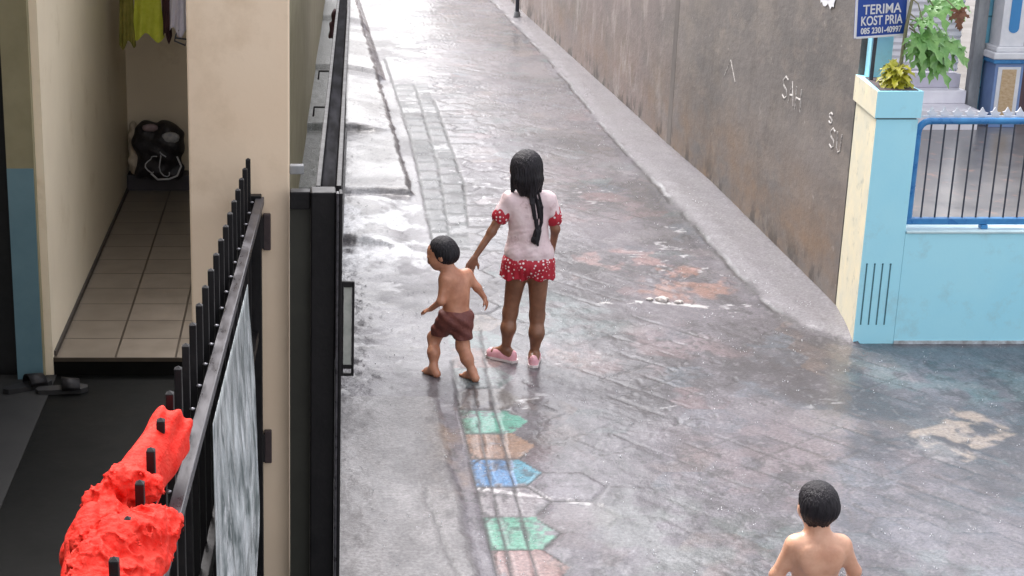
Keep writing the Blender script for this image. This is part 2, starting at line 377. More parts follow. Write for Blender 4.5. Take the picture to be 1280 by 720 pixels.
ys = [3.6]
while ys[-1] < 42: ys.append(ys[-1]+.015*max(1, (ys[-1]/9.)**1.6))
ys = np.array(ys); xs = np.arange(-.6, 5.9, .0125)
X, Y = np.meshgrid(xs, ys)            # rows in y
def build_road():
    H = .012*(fbm(X*1.3, Y*1.1, 3)-.5)
    base = fbm(X*1.6, Y*.9, 11, 5); fine = fbm(X*9, Y*7, 5, 4)
    C = np.empty(X.shape+(3,))
    t = sstep(.3, .7, base*.65+fine*.35)
    a = np.array([.024, .021, .027]); bcol = np.array([.098, .089, .104])
    C[:] = a+(bcol-a)*t[..., None]
    def blend(mask, col):
        C[:] = C*(1-mask[..., None])+np.array(col)*mask[..., None]
    W = np.full(X.shape, .85)
    l1 = L1(Y); l2 = L2(Y); l3 = L3(Y); ap = APR(Y)+.03*(fbm(Y*2, Y*0, 9)-.5)+.03*(fbm(X*11, Y*9, 2)-.5)
    # hexagonal pavers, points towards +x, stacked along the alley
    P = .345; hw = P/math.sqrt(3)               # half point-to-point
    xr = X-l3+.04; colw = 1.5*hw
    best = np.full(X.shape, 9.); bi = np.zeros(X.shape, int); bj = np.zeros(X.shape, int)
    for dc in (0, 1):
        ci = np.floor(xr/colw).astype(int)+dc
        off = (ci % 2)*P/2
        rj = np.round((Y-6.645-off)/P).astype(int)
        dx = xr-ci*colw; dy = Y-(rj*P+6.645+off)
        d = np.maximum(np.abs(dy), np.abs(dx)*math.sqrt(3)/2+np.abs(dy)*.5)
        m = d < best; best = np.where(m, d, best); bi = np.where(m, ci, bi); bj = np.where(m, rj, bj)
    edge = P/2-best
    hexz = (X > l1) & (X < ap-.02)
    hid = fbm(X*1.1+3, Y*1.0, 23, 4)            # where slurry has filled the joints
    near = np.exp(-((X-l3)/.35)**2)
    vis = np.clip(sstep(.60, .76, hid)*.35+.02+near*.9*sstep(.42, .5, fbm(X*2.2, Y*2.2, 77)), 0, 1)
    jx = edge+.012*(fbm(X*16, Y*16, 41,3)-.5)
    joint = (1-sstep(.004, .012, jx))*hexz
    jc = joint*vis
    # faded paint per paver
    h1 = hash2(bi, bj, 5); h2 = hash2(bi, bj, 9)
    wear = sstep(.42, .62, fbm(X*5, Y*5, 31, 5))
    cols = [(.34, .16, .14), (.09, .22, .20), (.30, .19, .11), (.12, .20, .26), (.38, .36, .36)]
    for k, c in enumerate(cols):
        m = (h1 > k*.11) & (h1 < k*.11+.11) & hexz & (bi > 0)
        blend(m*wear*.16*(.3+.7*h2), c)
    C *= (1+(h2-.5)*.22*hexz*vis)[..., None]
    H += hexz*vis*(h1-.5)*.010
    # painted row along the left edge
    rows = {0: (.045, .27, .17), 1: (.30, .28, .28), 2: (.045, .20, .42), 3: (.40, .22, .11), 4: (.05, .27, .19), 5: (.22, .20, .16),
            6: (.15, .25, .22), 7: (.33, .17, .12), 8: (.13, .26, .24), 9: (.30, .24, .18), -1: (.40, .22, .18), -2: (.26, .22, .16), -3: (.1, .22, .22)}
    row0 = np.round((Y-6.645)/P).astype(int)
    first = hexz & ((bi == 0) | (X < l3))
    rowf = np.where(X < l3-.02, row0, bj)
    wear2 = sstep(.30, .46, fbm(X*7, Y*7, 55, 5)*.6+fbm(X*28, Y*28, 56, 3)*.4)
    for k, c in rows.items():
        st = .72 if k in (0, 2, 4) else (.38 if k < 5 else .28)
        m = first & (rowf == k)
        if k == 2: blend(m*wear2*st*(X < l3+.02), c); blend(m*wear2*st*(X >= l3+.02), (.05, .25, .34))
        else: blend(m*wear2*st, c)
    # a rain-washed white lip between the blue and green blocks, brown silt on the left of the row
    blend(((1-sstep(.0, .03, np.abs(Y-(7.14-.35*(X-.87)))))*(X > l1)*(X < 1.45)*sstep(.35, .5, fbm(X*12, Y*12, 8))*.8), (.62, .6, .6))
    silt = sstep(.20, .0, np.abs(X-(l1-.11)))*sstep(6.9, 7.3, Y)*sstep(8.5, 8.1, Y)*sstep(.35, .6, fbm(X*6, Y*4, 71))
    blend(silt*.65, (.22, .14, .075))
    # long joints of the edging courses with short cross joints
    g = np.zeros(X.shape)
    wl = .007+.003*fbm(Y*2, Y*0, 3)
    wl = wl*np.where(Y > 10, 1.25*Y/12, 1)
    for l, lo, hi in ((l1, 4, 9.0), (l2, 4, 8.6), (l3, 4, 9.6), (l1, 11.5, 21), (l2, 11.8, 19), (l3, 12.2, 18)):
        ll = l+.008*(fbm(Y*4, Y*0+lo, 13)-.5)
        g = np.maximum(g, (1-sstep(wl*.6, wl*1.5, np.abs(X-ll)))*(Y > lo)*(Y < hi))
    cr = np.abs(((Y-6.645)/(P))-np.floor((Y-6.645)/P)-.5)*P
    inb = (X > l1) & (X < l3+.02)
    g = np.maximum(g, (1-sstep(.006, .012, cr))*inb*(Y < 9)*sstep(.35, .5, fbm(X*3, Y*3, 14)))
    Y2 = Y+.15*(X > l2)+.07*(X > l3)+.06*(fbm(X*3, Y*2, 191)-.5); cr2 = np.abs((Y2/.36)-np.floor(Y2/.36)-.5)*.36
    inb2 = (X > l1) & (X < l3+.28*sstep(.45, .6, fbm(Y*1.4, Y*0, 90)))
    g = np.maximum(g, (1-sstep(.022, .045, cr2+.012*(fbm(X*6, Y*6, 3)-.5)))*inb2*(Y > 11.5)*(Y < 19)*.9)
    jc = np.maximum(jc, g)
    H -= jc*.011
    blend(jc*.85, (.028, .026, .028))
    far_course = ((X > l1) & (X < l3) & (Y > 11.5) & (Y < 19)).astype(float)
    blend(far_course*.7*sstep(.2, .6, fine), (.05, .062, .062)); W = W*(1-.3*far_course)
    # cement slabs in front of the doors on the left
    sl = sstep(.80, .74, X+.05*(fbm(X*8, Y*8, 6)-.5))
    nearslab = sl*sstep(8.38, 8.34, Y+.02*(fbm(X*5, Y*5, 4)-.5))
    blend(nearslab*.85*(.75+.25*fine), np.array([.215, .208, .205])); blend(nearslab*sstep(.45, .68, fbm(X*3.3, Y*2.2, 47))*.6, (.10, .095, .097)); blend(nearslab*sstep(.55, .7, fbm(X*14, Y*11, 48, 4))*.4, (.07, .067, .07))
    H += nearslab*.022
    ed = sl*(1-sstep(.012, .03, np.abs(Y-8.375)))
    blend(ed*.5, (.05, .05, .05))
    crk = (1-sstep(.004, .010, np.abs(X-(.72-.10*np.sin((Y-6.1)*1.7)+.05*(fbm(Y*6, Y*0, 1)-.5)))))*(Y > 5.6)*(Y < 7.1)
    blend(crk*.7, (.04, .04, .04)); H -= crk*.006
    rough_l = sl*sstep(8.4, 8.5, Y)*sstep(11.9, 11.3, Y)
    blend(rough_l*.5*sstep(.35, .65, fbm(X*11, Y*9, 91, 4)), (.085, .083, .088)); H += rough_l*.012*(fbm(X*10, Y*10, 92)-.5)
    # raised house ramps further up, with broken front edges
    e1 = 13.25+.12*(fbm(X*4, Y*0, 61)-.5); s1 = sstep(1.02, .96, X+.06*(fbm(Y*5, Y*0, 62)-.5)+.01)*sstep(e1-.02, e1+.05, Y)
    H += s1*.06; blend(s1*.8, (.31, .305, .30))
    e2 = 15.75+.1*(fbm(X*5, Y*0, 63)-.5); s2 = sstep(1.12, .55, X+.05*(fbm(Y*5, Y*0, 64)-.5))*sstep(e2-.02, e2+.06, Y)
    H += s2*.075
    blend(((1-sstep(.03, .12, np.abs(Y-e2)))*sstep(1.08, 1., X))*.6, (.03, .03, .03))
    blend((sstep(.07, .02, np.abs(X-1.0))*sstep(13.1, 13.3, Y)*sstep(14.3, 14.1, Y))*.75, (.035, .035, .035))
    for yy in (19.2, 23.5): H += sstep(1.1, 1.0, X)*sstep(yy-.02, yy+.06, Y)*.06
    e3 = 11.75-.55*(X-.35)+.06*(fbm(X*6, Y*0, 65)-.5)
    s3 = sstep(.95, .6, X)*sstep(e3-.03, e3+.05, Y)*sstep(13.3, 13.0, Y); H += s3*.05; blend(s3*.55, (.30, .295, .29))
    # white run-off between the slabs
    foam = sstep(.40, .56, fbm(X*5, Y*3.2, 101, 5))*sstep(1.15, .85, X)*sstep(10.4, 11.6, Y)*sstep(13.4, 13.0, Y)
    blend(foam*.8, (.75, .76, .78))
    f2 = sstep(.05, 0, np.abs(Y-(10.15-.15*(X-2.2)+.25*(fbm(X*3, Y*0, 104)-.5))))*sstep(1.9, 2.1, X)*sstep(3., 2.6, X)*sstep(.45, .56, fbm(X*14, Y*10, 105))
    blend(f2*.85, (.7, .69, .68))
    # orange broken patch near the wall foot and a pale worn patch at the lower right
    op = sstep(.55, .35, np.hypot((X-2.68)/.75, (Y-10.62)/.9)+.5*(fbm(X*5, Y*4, 111)-.5))
    blend(op*sstep(.45, .62, fbm(X*10, Y*7, 112))*.5, (.30, .14, .09)); H += op*.02*(fbm(X*9, Y*9, 113)-.5)
    op2 = sstep(.5, .4, np.hypot((X-2.45)/.8, (Y-11.2)/.9)+.6*(fbm(X*5, Y*4, 114)-.5))
    blend(op2*sstep(.45, .6, fbm(X*7, Y*6, 115))*.5, (.30, .17, .16))
    pp = sstep(.40, .34, np.abs(X-3.52-.35*(Y-7.85))/.75+np.abs(Y-7.85)/1.1+.3*(fbm(X*4, Y*4, 121)-.5))
    blend(pp*.40*sstep(.35, .5, fbm(X*9, Y*9, 122)), (.42, .33, .25))
    pw = sstep(.40, .36, np.abs(X-3.3)/.35+np.abs(Y-7.62)/.6+.2*(fbm(X*6, Y*6, 123)-.5)); blend(pw*.24*sstep(.3,.6,fbm(X*10,Y*10,124)), (.36, .35, .345))
    for (cx, cy, rx, ry, c, s) in ((3.95, 8.6, .8, .5, (.07, .20, .19), 1), (1.75, 9.9, .5, .6, (.10, .22, .21), 2), (2.6, 7.6, .9, .7, (.25, .18, .18), 3), (1.7, 6.6, .6, .6, (.13, .19, .15), 4),
                                   (2.2, 9.2, .7, .6, (.32, .2, .2), 5), (2.4, 13.4, .6, 1.3, (.26, .18, .2), 6), (3.9, 6.7, .8, .6, (.08, .15, .20), 7), (1.55, 9.0, .45, .4, (.36, .22, .18), 8), (2.3, 5.9, .6, .5, (.12, .17, .15), 9)):
        mm = sstep(1.05, .5, np.hypot((X-cx)/rx, (Y-cy)/ry)+.9*(fbm(X*3, Y*3, 130+s)-.5)); blend(mm*.18*sstep(.4, .6, fbm(X*7, Y*7, 140+s)), c)
    # cement apron along the wall
    am = sstep(ap-.02, ap+.06, X)*(Y > 9.2)*((X < 3.47) | (Y > 9.5))
    amH = sstep(ap-.10, ap+.16, X)*(am > -1)*(Y > 9.2)*((X < 3.47) | (Y > 9.5))
    H = H*(1-amH)+amH*(.022*sstep(15.5,13.,Y)+.006+.04*np.clip((X-ap)/.4, 0, 1)*1+.006*(fbm(X*5, Y*3, 151)-.5))
    blend(am*.9, np.array([.135, .128, .140])); blend(am*sstep(.5, .7, fbm(X*4, Y*2, 152))*.35, (.14, .135, .14))
    blend(am*sstep(.10, .02, X-ap)*sstep(.50, .64, fbm(X*9, Y*6, 153))*.12, (.24, .235, .24))
    jag = (1-sstep(.006, .03, np.abs(X-ap-.02*(fbm(X*9, Y*7, 157)-.5))))*(Y > 9.7)*(X < 3.47)*sstep(.36, .5, fbm(X*3, Y*2.2, 158)); blend(jag*.8, (.016, .015, .017)); H -= jag*.008
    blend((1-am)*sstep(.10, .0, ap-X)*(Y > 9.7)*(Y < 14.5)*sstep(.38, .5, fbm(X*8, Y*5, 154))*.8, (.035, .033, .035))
    W = (W*(1-am)+am*.62)*(1-.8*sstep(.14,.07,np.abs(X-ap-.0))*(Y>9.3)*(X<3.47)*sstep(.3,.5,fbm(X*6,Y*4,156)))
    # pebbly grit
    grit = sstep(.58, .70, fbm(X*20, Y*13, 161, 4))*sstep(.35, .6, fbm(X*1.7, Y*1.4, 166)); blend(grit*.6*(1-am)*(1-nearslab*.7), (.018, .017, .020))
    vein = 1-sstep(.004, .014, np.abs(fbm(X*4.2+Y*1.2, Y*3.2-X*1.5, 167, 4)-.5)); vein *= sstep(.48, .58, fbm(X*1.3, Y*1.3, 168))*(X > l3+.1)*(X < ap-.05)
    blend(vein*.65, (.02, .019, .021)); H -= vein*.004
    dl = np.abs(((X*.80+Y*.62)/.21) % 1-.5)*.21; dl = 1-sstep(.005, .014, dl+.03*(fbm(X*5, Y*5, 169)-.42)); dl *= sstep(.44, .58, fbm(X*2.0, Y*2.0, 170))*(X > l3+.2)*(X < ap-.05)*sstep(5.5, 8.5, Y)
    d2 = np.abs(((X*.62-Y*.80)/.26) % 1-.5)*.26; d2 = 1-sstep(.005, .014, d2+.03*(fbm(X*5, Y*5, 179)-.42)); d2 *= sstep(.44, .58, fbm(X*2.0, Y*2.0, 170))*(X > l3+.2)*(X < ap-.05)*sstep(5.5, 8.5, Y)
    dl = np.maximum(dl, d2*.7); blend(dl*.75, (.018, .017, .019)); H -= dl*.006; W = W*(1-.5*dl)
    rip_glare = (1-sstep(.004, .022, np.abs(fbm(X*1.5+.4*Y, Y*4.2, 181, 4)-.5)))*sstep(.5, .62, fbm(X*1.2, Y*.9, 182))*sstep(.45, .6, fbm(X*16, Y*9, 183))*(Y > 8.2)*(Y < 15)*(X > .9)*(X < ap-.1)
    blend(rip_glare*.55, (.55, .55, .56))  # glare on the rippling run-off, painted into the colour as broken white streaks
    gr2 = sstep(.66, .76, fbm(X*40+7, Y*24, 162, 3)); blend(gr2*.16, (.30, .29, .30))
    H += .006*(fbm(X*16, Y*13, 163, 3)-.5)
    # shallow standing water fills the hollows flat
    lvl = -.0035+.004*(fbm(X*.6, Y*.5, 171)-.5)
    dry = nearslab+s1+s2+am
    pool = (H < lvl) & (dry < .1)
    Hn = np.where(pool, lvl+(H-lvl)*.25, H)
    W = np.where(pool, 1., W*(.55+.45*sstep(.3, .6, fbm(X*2.5, Y*2, 172)))); W = np.where(nearslab > .5, W*.65, W)
    W = W*(1-.75*jc)
    # left of the fence and behind the right hand walls
    lf = sstep(0., -.03, X-(-.0+.038*(Y)))
    gut = sstep(.02, -.02, X-(-.10+.038*Y)); blend(gut*.85, (.085, .092, .08)); W = W*(1-.85*gut)
    W = W*(.9+.1*sstep(11, 15, Y)); Hn = np.where((X > 3.66) & (Y > 9.42), -.12, Hn)
    return Hn, C, W
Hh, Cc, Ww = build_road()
ny, nx = X.shape
vv = np.stack([X, Y, Hh], -1).reshape(-1, 3)
ii = np.arange(ny*nx).reshape(ny, nx)
ff = np.stack([ii[:-1, :-1], ii[:-1, 1:], ii[1:, 1:], ii[1:, :-1]], -1).reshape(-1, 4)
me = bpy.data.meshes.new('road')
me.vertices.add(len(vv)); me.vertices.foreach_set('co', vv.astype(np.float32).ravel())
me.loops.add(ff.size); me.loops.foreach_set('vertex_index', ff.astype(np.int32).ravel())
me.polygons.add(len(ff)); me.polygons.foreach_set('loop_start', np.arange(0, ff.size, 4, dtype=np.int32))
me.polygons.foreach_set('use_smooth', np.ones(len(ff), bool)); me.update(calc_edges=True)
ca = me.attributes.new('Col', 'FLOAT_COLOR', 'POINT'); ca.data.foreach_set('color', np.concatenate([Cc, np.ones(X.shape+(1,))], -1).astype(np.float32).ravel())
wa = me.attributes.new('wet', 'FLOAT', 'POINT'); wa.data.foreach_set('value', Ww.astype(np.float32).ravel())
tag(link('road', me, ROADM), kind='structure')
def ground_z(x, y):
    return float(Hh[np.abs(ys-y).argmin(), np.abs(xs-x).argmin()])

ym = MB(); ym.add([(3.66, 9.5, 0), (14, 9.5, 0), (14, 17.2, 0), (3.66, 17.2, 0)], [[0, 1, 2, 3]])
tag(ym.build('yard', YARD), kind='structure')

# ------------------------------------------------------------------ boundary wall on the right, with chalk writing
bw = thing('boundary_wall', 'tall stained brown grey rendered wall along the right side of the alley', 'wall', (3.6, 16, 0))
def WX(y): return float(np.interp(y, [9.4, 9.966, 13.6, 26.9, 44], [3.50, 3.509, 3.593, 3.634, 3.66]))
m = MB()
pts = [9.42, 11.5, 13.6, 15.1]
def wallrun(m, yy, off=0., z1=2.75):
    pl = [(WX(y)+off, y) for y in yy]; m.prism(pl + [(WX(y)+.14, y) for y in yy[::-1]], -.1, z1)
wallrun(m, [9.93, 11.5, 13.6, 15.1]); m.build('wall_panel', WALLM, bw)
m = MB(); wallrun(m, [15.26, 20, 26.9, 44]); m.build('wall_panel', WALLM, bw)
m = MB(); wallrun(m, [15.1, 15.26], -.0015); m.build('pilaster', mat('pilaster_render', (.13, .115, .106), (.19, .167, .152), 3, .6, stretch=(1, 1, .5), bump=.3), bw)
m2 = MB()
pl = [(WX(y)-.03, y) for y in (9.93, 13.6, 44)]; m2.prism(pl+[(WX(y)+.17, y) for y in (44, 13.6, 9.93)], 2.752, 2.82); m2.build('coping', PIPE, bw)
def wallpt(y, z, off=.004): return Vector((WX(y)-off, y, z))
def chalk(name, strokes, r):
    m = MB()
    for st in strokes:
        m.tube([wallpt(y, z, -r*.72) for y, z in st], r*1.35, 8)
    return m.build(name, CHALK, bw)
def letters(txt, y0, z0, h, w, gap, slant=0.):
    G = {'S': [[(1, .9), (.5, 1), (.05, .8), (.2, .56), (.85, .42), (.95, .15), (.5, 0), (.0, .12)]], 'A': [[(0, 0), (.45, 1), (1, 0)], [(.2, .4), (.8, .42)]],
         'H': [[(.05, 0), (.0, 1)], [(1, 0), (.95, 1)], [(.0, .5), (1, .52)]], 'U': [[(0, 1), (.05, .2), (.4, 0), (.85, .15), (.95, 1)]], '^': [[(0, 0), (.45, 1), (1, .0)]]}
    out = []; y = y0
    for i, c in enumerate(txt):
        for s in G[c]: out.append([(y-a*w, z0+b*h+slant*i) for a, b in s])
        y -= w+gap
    return out
chalk('chalk_writing', letters('SAH', 11.56, 1.14, .16, .13, .045, -.012), .0085)
chalk('chalk_writing', letters('S', 10.42, 1.17, .07, .08, .04)+letters('SU', 10.36, 1.02, .13, .1, .05), .0075)
chalk('chalk_mark', letters('^', 13.3, 1.02, .15, .36, 0), .006)

pm = MB(); pm.tube([(3.47, 25.25, 0.03), (3.475, 25.25, 1.2), (3.48, 25.25, 2.3)], .032, 10)
po = thing('iron_post', 'thin dark post standing at the foot of the brown wall far up the alley', 'post', (3.47, 25.25, 0)); pm.build('post_shaft', DARKBAR, po)
m = MB(); m.tube([(3.47, 25.25, .02), (3.47, 25.25, .1)], [.06, .045], 10); m.build('post_foot', PIPE, po)

nt_ = thing('paper_notice', 'torn white paper notice stuck high on the brown wall left of the blue sign', 'notice', (3.49, 10.6, 1.95))
m = MB()
vs = []; nY, nZ = 8, 8
for j in range(nZ+1):
    for i in range(nY+1):
        y = 10.82-.30*i/nY + (.012*math.sin(j*2.3) if i in (0, nY) else 0); z = 1.905+.26*j/nZ+(.015*math.sin(i*1.9) if j == 0 else 0)
        vs.append(wallpt(y, z, .006+.004*math.sin(i*1.1+j*.7)))
m.add(vs, [[j*(nY+1)+i, j*(nY+1)+i+1, (j+1)*(nY+1)+i+1, (j+1)*(nY+1)+i] for j in range(nZ) for i in range(nY)]); m.build('sheet', WHITE, nt_)
m = MB()
for k in range(5): m.obox(wallpt(10.68-.01*(k % 2), 1.965+.035*k, .0115), (.0012, .07-.012*(k % 3), .006))
m.build('faded_lines', mat('grey_print', (.32, .31, .31)), nt_)

# ------------------------------------------------------------------ blue garden wall, pillar planter, sign, railing, plants
gw = thing('garden_wall', 'light blue painted garden wall with a pillar planter at the alley corner', 'wall', (4.4, 9.4, 0))
FY = 9.33
m = MB(); m.prism([(3.682, FY), (6.2, FY), (6.2, FY+.16), (3.682, FY+.16)], -.1, .700); m.build('wall_panel', BLUEW, gw)
m = MB(); m.box(3.684, 6.2, FY-.012, FY+.175, .7005, .716, .004); m.build('ledge', mat('pale_ledge', (.62, .78, .80), (.5, .68, .72), 6, .5), gw)
pil = [(3.432, FY), (3.68, FY), (3.68, 9.80), (3.512, 9.92)]
m = MB(); m.prism(pil, -.1, 1.395); pr = m.build('pillar', [BLUEW, CREAMP], gw)
m = MB(); p2 = [(3.418, FY-.012), (3.69, FY-.012), (3.69, 9.83), (3.498, 9.945)]; m.prism(p2, 1.407, 1.565); ptop = m.build('planter_box', [BLUEW, CREAMP], gw)
for o in (pr, ptop):
    for f in o.data.polygons:
        if f.normal.x < -.8: f.material_index = 1
m = MB(); m.prism([(3.44, FY+.006), (3.672, FY+.006), (3.672, 9.79), (3.515, 9.91)], 1.394, 1.408); m.build('shadow_gap', mat('grey_joint', (.13, .2, .23)), gw)
m = MB(); m.prism([(3.44, FY+.012), (3.668, FY+.012), (3.668, 9.80), (3.516, 9.825)], 1.55, 1.569); m.build('soil', SOIL, gw)
for k in range(4):
    x = 3.468+.048*k; m = MB(); m.box(x-.004, x+.004, FY-.0022, FY+.002, .12, .505); m.ball((x, FY-.001, .507), .0065, 1); m.build('groove', mat('groove_dark', (.06, .17, .21)), gw)
m = MB(); m.box(3.538, 3.672, 9.83, 9.905, 1.566, 2.5, .004); m.build('pier', BLUEW, gw)
m = MB(); m.box(3.683, 6.2, FY-.006, FY-.001, -.02, .018); m.build('wall_foot', mat('pale_splash_line', (.55, .62, .65), (.3, .3, .3), 20, .7), gw)

sg = thing('sign_board', 'blue sign board with white lettering TERIMA KOST PRIA above the pillar', 'sign', (3.5, 9.62, 1.83))
Q = Matrix.Rotation(R(-4), 3, 'Y') @ Matrix.Rotation(R(3), 3, 'X')
SC = Vector((3.515, 9.66, 2.005))
m = MB(); m.obox(SC, (.158, .006, .17), Q, .002); m.build('panel', SIGNB, sg)
m = MB()
for sx in (-1, 1): m.obox(SC+Q @ Vector((sx*.153, -.008, 0)), (.006, .003, .166), Q)
for sz in (-1, 1): m.obox(SC+Q @ Vector((0, -.008, sz*.163)), (.1465, .003, .006), Q)
m.build('border', WHITE, sg)
m = MB(); m.tube([(3.515, 9.70, 2.2), (3.515, 9.715, 1.55)], .012, 8); m.build('bracket', DARKBAR, sg)
def text(name, s, size, c, parent, mt, rot, bold=.006, wid=1., extr=.0015):
    cu = bpy.data.curves.new(name, 'FONT'); cu.body = s; cu.size = size; cu.align_x = 'CENTER'; cu.align_y = 'CENTER'; cu.offset = bold; cu.extrude = extr
    o = bpy.data.objects.new(name, cu); COL.objects.link(o); dg = bpy.context.evaluated_depsgraph_get(); dg.update()
    me = bpy.data.meshes.new_from_object(o.evaluated_get(dg)); bpy.data.objects.remove(o)
    T = rot @ Matrix.Rotation(R(90), 3, 'X')
    for v in me.vertices: v.co = T @ Vector((v.co.x*wid, v.co.y, v.co.z)) + Vector(c)
    me.materials.clear(); return link(name, me, mt, parent)
for s, dz, sz, wd in (('TERIMA', .0, .082, .82), ('KOST PRIA', -.068, .078, .66), ('085 2301-40997', -.127, .050, .74)):
    text('lettering', s, sz, SC+Q @ Vector((0, -.0085, dz)), sg, WHITE, Q, .0011, wd)
text('lettering', 'MENERIMA', .06, SC+Q @ Vector((0, -.0085, .09)), sg, WHITE, Q, .002, .8) if False else None

# railing
rl = thing('metal_railing', 'bright blue tubular railing with thin dark bars on the light blue wall', 'railing', (4.5, 9.42, .72))
RY = 9.395
def rrect(x0, x1, z0, z1, r):
    p = []
    for cx, cz, a0 in ((x1-r, z1-r, 0), (x0+r, z1-r, 90), ):
        for k in range(7): a = R(a0+k*15); p.append((cx+r*math.cos(a), RY, cz+r*math.sin(a)))
    return [(x1, RY, z0)]+p+[(x0, RY, z0)]
m = MB(); m.tube(rrect(3.712, 5.75, .765, 1.375, .07), .021, 12); m.build('frame', BLUEM, rl)
m = MB(); m.box(3.69, 5.77, RY-.022, RY+.022, .742, .782, .006); m.build('bottom_rail', BLUEM, rl)
for x in (4.17, 5.2): m = MB(); m.box(x-.02, x+.02, RY-.03, RY+.02, .7165, .741, .004); m.build('bracket', BLUEM, rl)
x = 3.79
while x < 5.72:
    m = MB(); m.tube([(x, RY+.004, .78), (x, RY+.004, 1.37)], .0055, 6); m.build('bar', DARKBAR, rl); x += .083
x = 3.80
m = MB(); m.box(3.74, 5.72, RY+.028, RY+.036, 1.392, 1.402); m.build('finial_strip', WHITE, rl)
while x < 5.7:
    m = MB(); a = .3
    prof = [(-.016, 0), (.016, 0), (.03, .022), (.012, .026), (-.006, .055), (-.02, .03), (-.034, .026)]
    m.add([(x+px, RY+.026, 1.398+pz) for px, pz in prof]+[(x+px, RY+.036, 1.398+pz) for px, pz in prof],
          [list(range(7)), list(range(7, 14))[::-1]]+[[i, (i+1) % 7, 7+(i+1) % 7, 7+i] for i in range(7)]); m.build('finial', WHITE, rl); x += .075

# papaya sapling
def leaf_mesh(m, c, u, nrm, size, lobes=7, droop=.5, notch=.45, mi=0, seed=0):
    rnd = random.Random(seed); u = Vector(u).normalized(); n = Vector(nrm).normalized(); n = (n-u*n.dot(u)).normalized(); w = n.cross(u); c = Vector(c)
    for l in range(lobes):
        a = R(-125+250*l/(lobes-1)); ln = size*(1-.42*abs(l-(lobes-1)/2)/((lobes-1)/2))*rnd.uniform(.88, 1.1)
        d = u*math.cos(a)+w*math.sin(a); s = n.cross(d); K = 9; vs = []; tw = rnd.uniform(-.25, .25)
        for k in range(K+1):
            t = k/K; p = c+d*(ln*t)-Vector((0, 0, 1))*(droop*size*t*t*.6)+n*(.10*size*math.sin(t*3.1))
            hw = ln*(.05+.19*math.sin(math.pi*min(1, t*1.05)**.8))*(1.25 if k % 3 == 1 else (notch if k % 3 == 0 and 0 < k < K else .85))
            if k == K: hw = .001
            fw = .09*ln*(1 if k % 3 == 1 else 0)
            vs += [p+s*hw+d*fw+n*(hw*.35+tw*hw), p, p-s*hw+d*fw+n*(hw*.35-tw*hw)]
        fs = []
        for k in range(K):
            b = 3*k; fs += [[b, b+1, b+4, b+3], [b+1, b+2, b+5, b+4]]
        m.add(vs, fs, mi, True)
pp = thing('papaya_plant', 'young papaya plant with drooping lobed leaves growing from the pillar planter', 'plant', (3.62, 9.6, 1.57))
m = MB(); m.tube([(3.635, 9.6, 1.56), (3.645, 9.6, 1.72), (3.655, 9.61, 1.9), (3.68, 9.62, 2.1), (3.69, 9.62, 2.22)], [.014, .012, .011, .009, .007], 8); m.build('trunk', STEM, pp)
LV = [((3.735, 9.50, 1.86), (.55, -.5, -.55), (-.1, -.75, .6), .155), ((3.84, 9.53, 1.83), (.9, -.2, -.5), (0, -.7, .75), .175), ((3.735, 9.50, 1.95), (.3, -.6, -.35), (.1, -.7, .7), .10),
      ((3.77, 9.50, 1.765), (.5, -.4, -.8), (-.1, -.8, .5), .15), ((3.93, 9.56, 1.80), (.8, -.3, -.7), (.1, -.7, .7), .13), ((3.83, 9.60, 2.02), (.8, -.4, -.3), (0, -.6, .8), .16),
      ((3.725, 9.52, 1.80), (.15, -.6, -.7), (-.2, -.8, .5), .11), ((3.95, 9.66, 2.03), (.9, -.2, -.1), (0, -.6, .8), .13), ((3.745, 9.57, 1.80), (-.05, -.6, -.6), (-.1, -.7, .6), .13), ((3.82, 9.52, 1.73), (.5, -.4, -.7), (0, -.8, .5), .15), ((3.60, 9.64, 2.20), (-.6, -.5, -.1), (0, -.4, .9), .16)]
for k, (c, u, n, s) in enumerate(LV):
    m = MB(); c = (c[0]-.005, c[1]+.06, c[2]); leaf_mesh(m, c, u, n, s*1.12, seed=k); c = Vector(c)
    lo = m.build('leaf', LEAF, pp)
    b = Vector((3.675, 9.615, max(1.9, min(2.15, c.z+.12)))); q = MB(); q.tube([b, (b+c)/2+Vector((0, 0, .035)), c], [.005, .004, .003], 6); q.build('leaf_stalk', STEM, lo)
m = MB(); leaf_mesh(m, (3.935, 9.55, 2.0), (.15, -.1, -1), (-.3, -.9, .1), .095, 5, .2, .6, seed=40); leaf_mesh(m, (3.945, 9.56, 1.99), (-.2, .1, -1), (.5, -.8, 0), .08, 5, .2, .6, seed=41)
o = m.build('dry_leaf', LEAFB, pp); o['label'] = 'shrivelled brown dead leaf'
q = MB(); q.tube([(3.68, 9.62, 2.12), (3.82, 9.58, 2.11), (3.935, 9.55, 2.0)], [.005, .004, .003], 6); q.build('leaf_stalk', STEM, o)
yp = thing('yellow_leaf_plant', 'small bushy plant with yellow green leaves on the left of the planter soil', 'plant', (3.56, 9.5, 1.57))
m = MB(); m.tube([(3.57, 9.5, 1.56), (3.578, 9.49, 1.64), (3.585, 9.48, 1.70)], [.008, .006, .004], 6); m.build('stem', STEM, yp)
for k in range(20):
    a = k*2.4; t = k/20.; b = Vector((3.572, 9.49, 1.585+.10*t)); d = Vector((math.cos(a), math.sin(a)-.5, .35-.7*(1-t)))
    m = MB(); leaf_mesh(m, b+d*.028, d, Vector((0, -.4, 1))-d*.3,   .105*(1-.2*t), 5, .6, .8, seed=60+k); m.build('leaf', LEAFY, yp)
gt = MB(); rnd = random.Random(3)
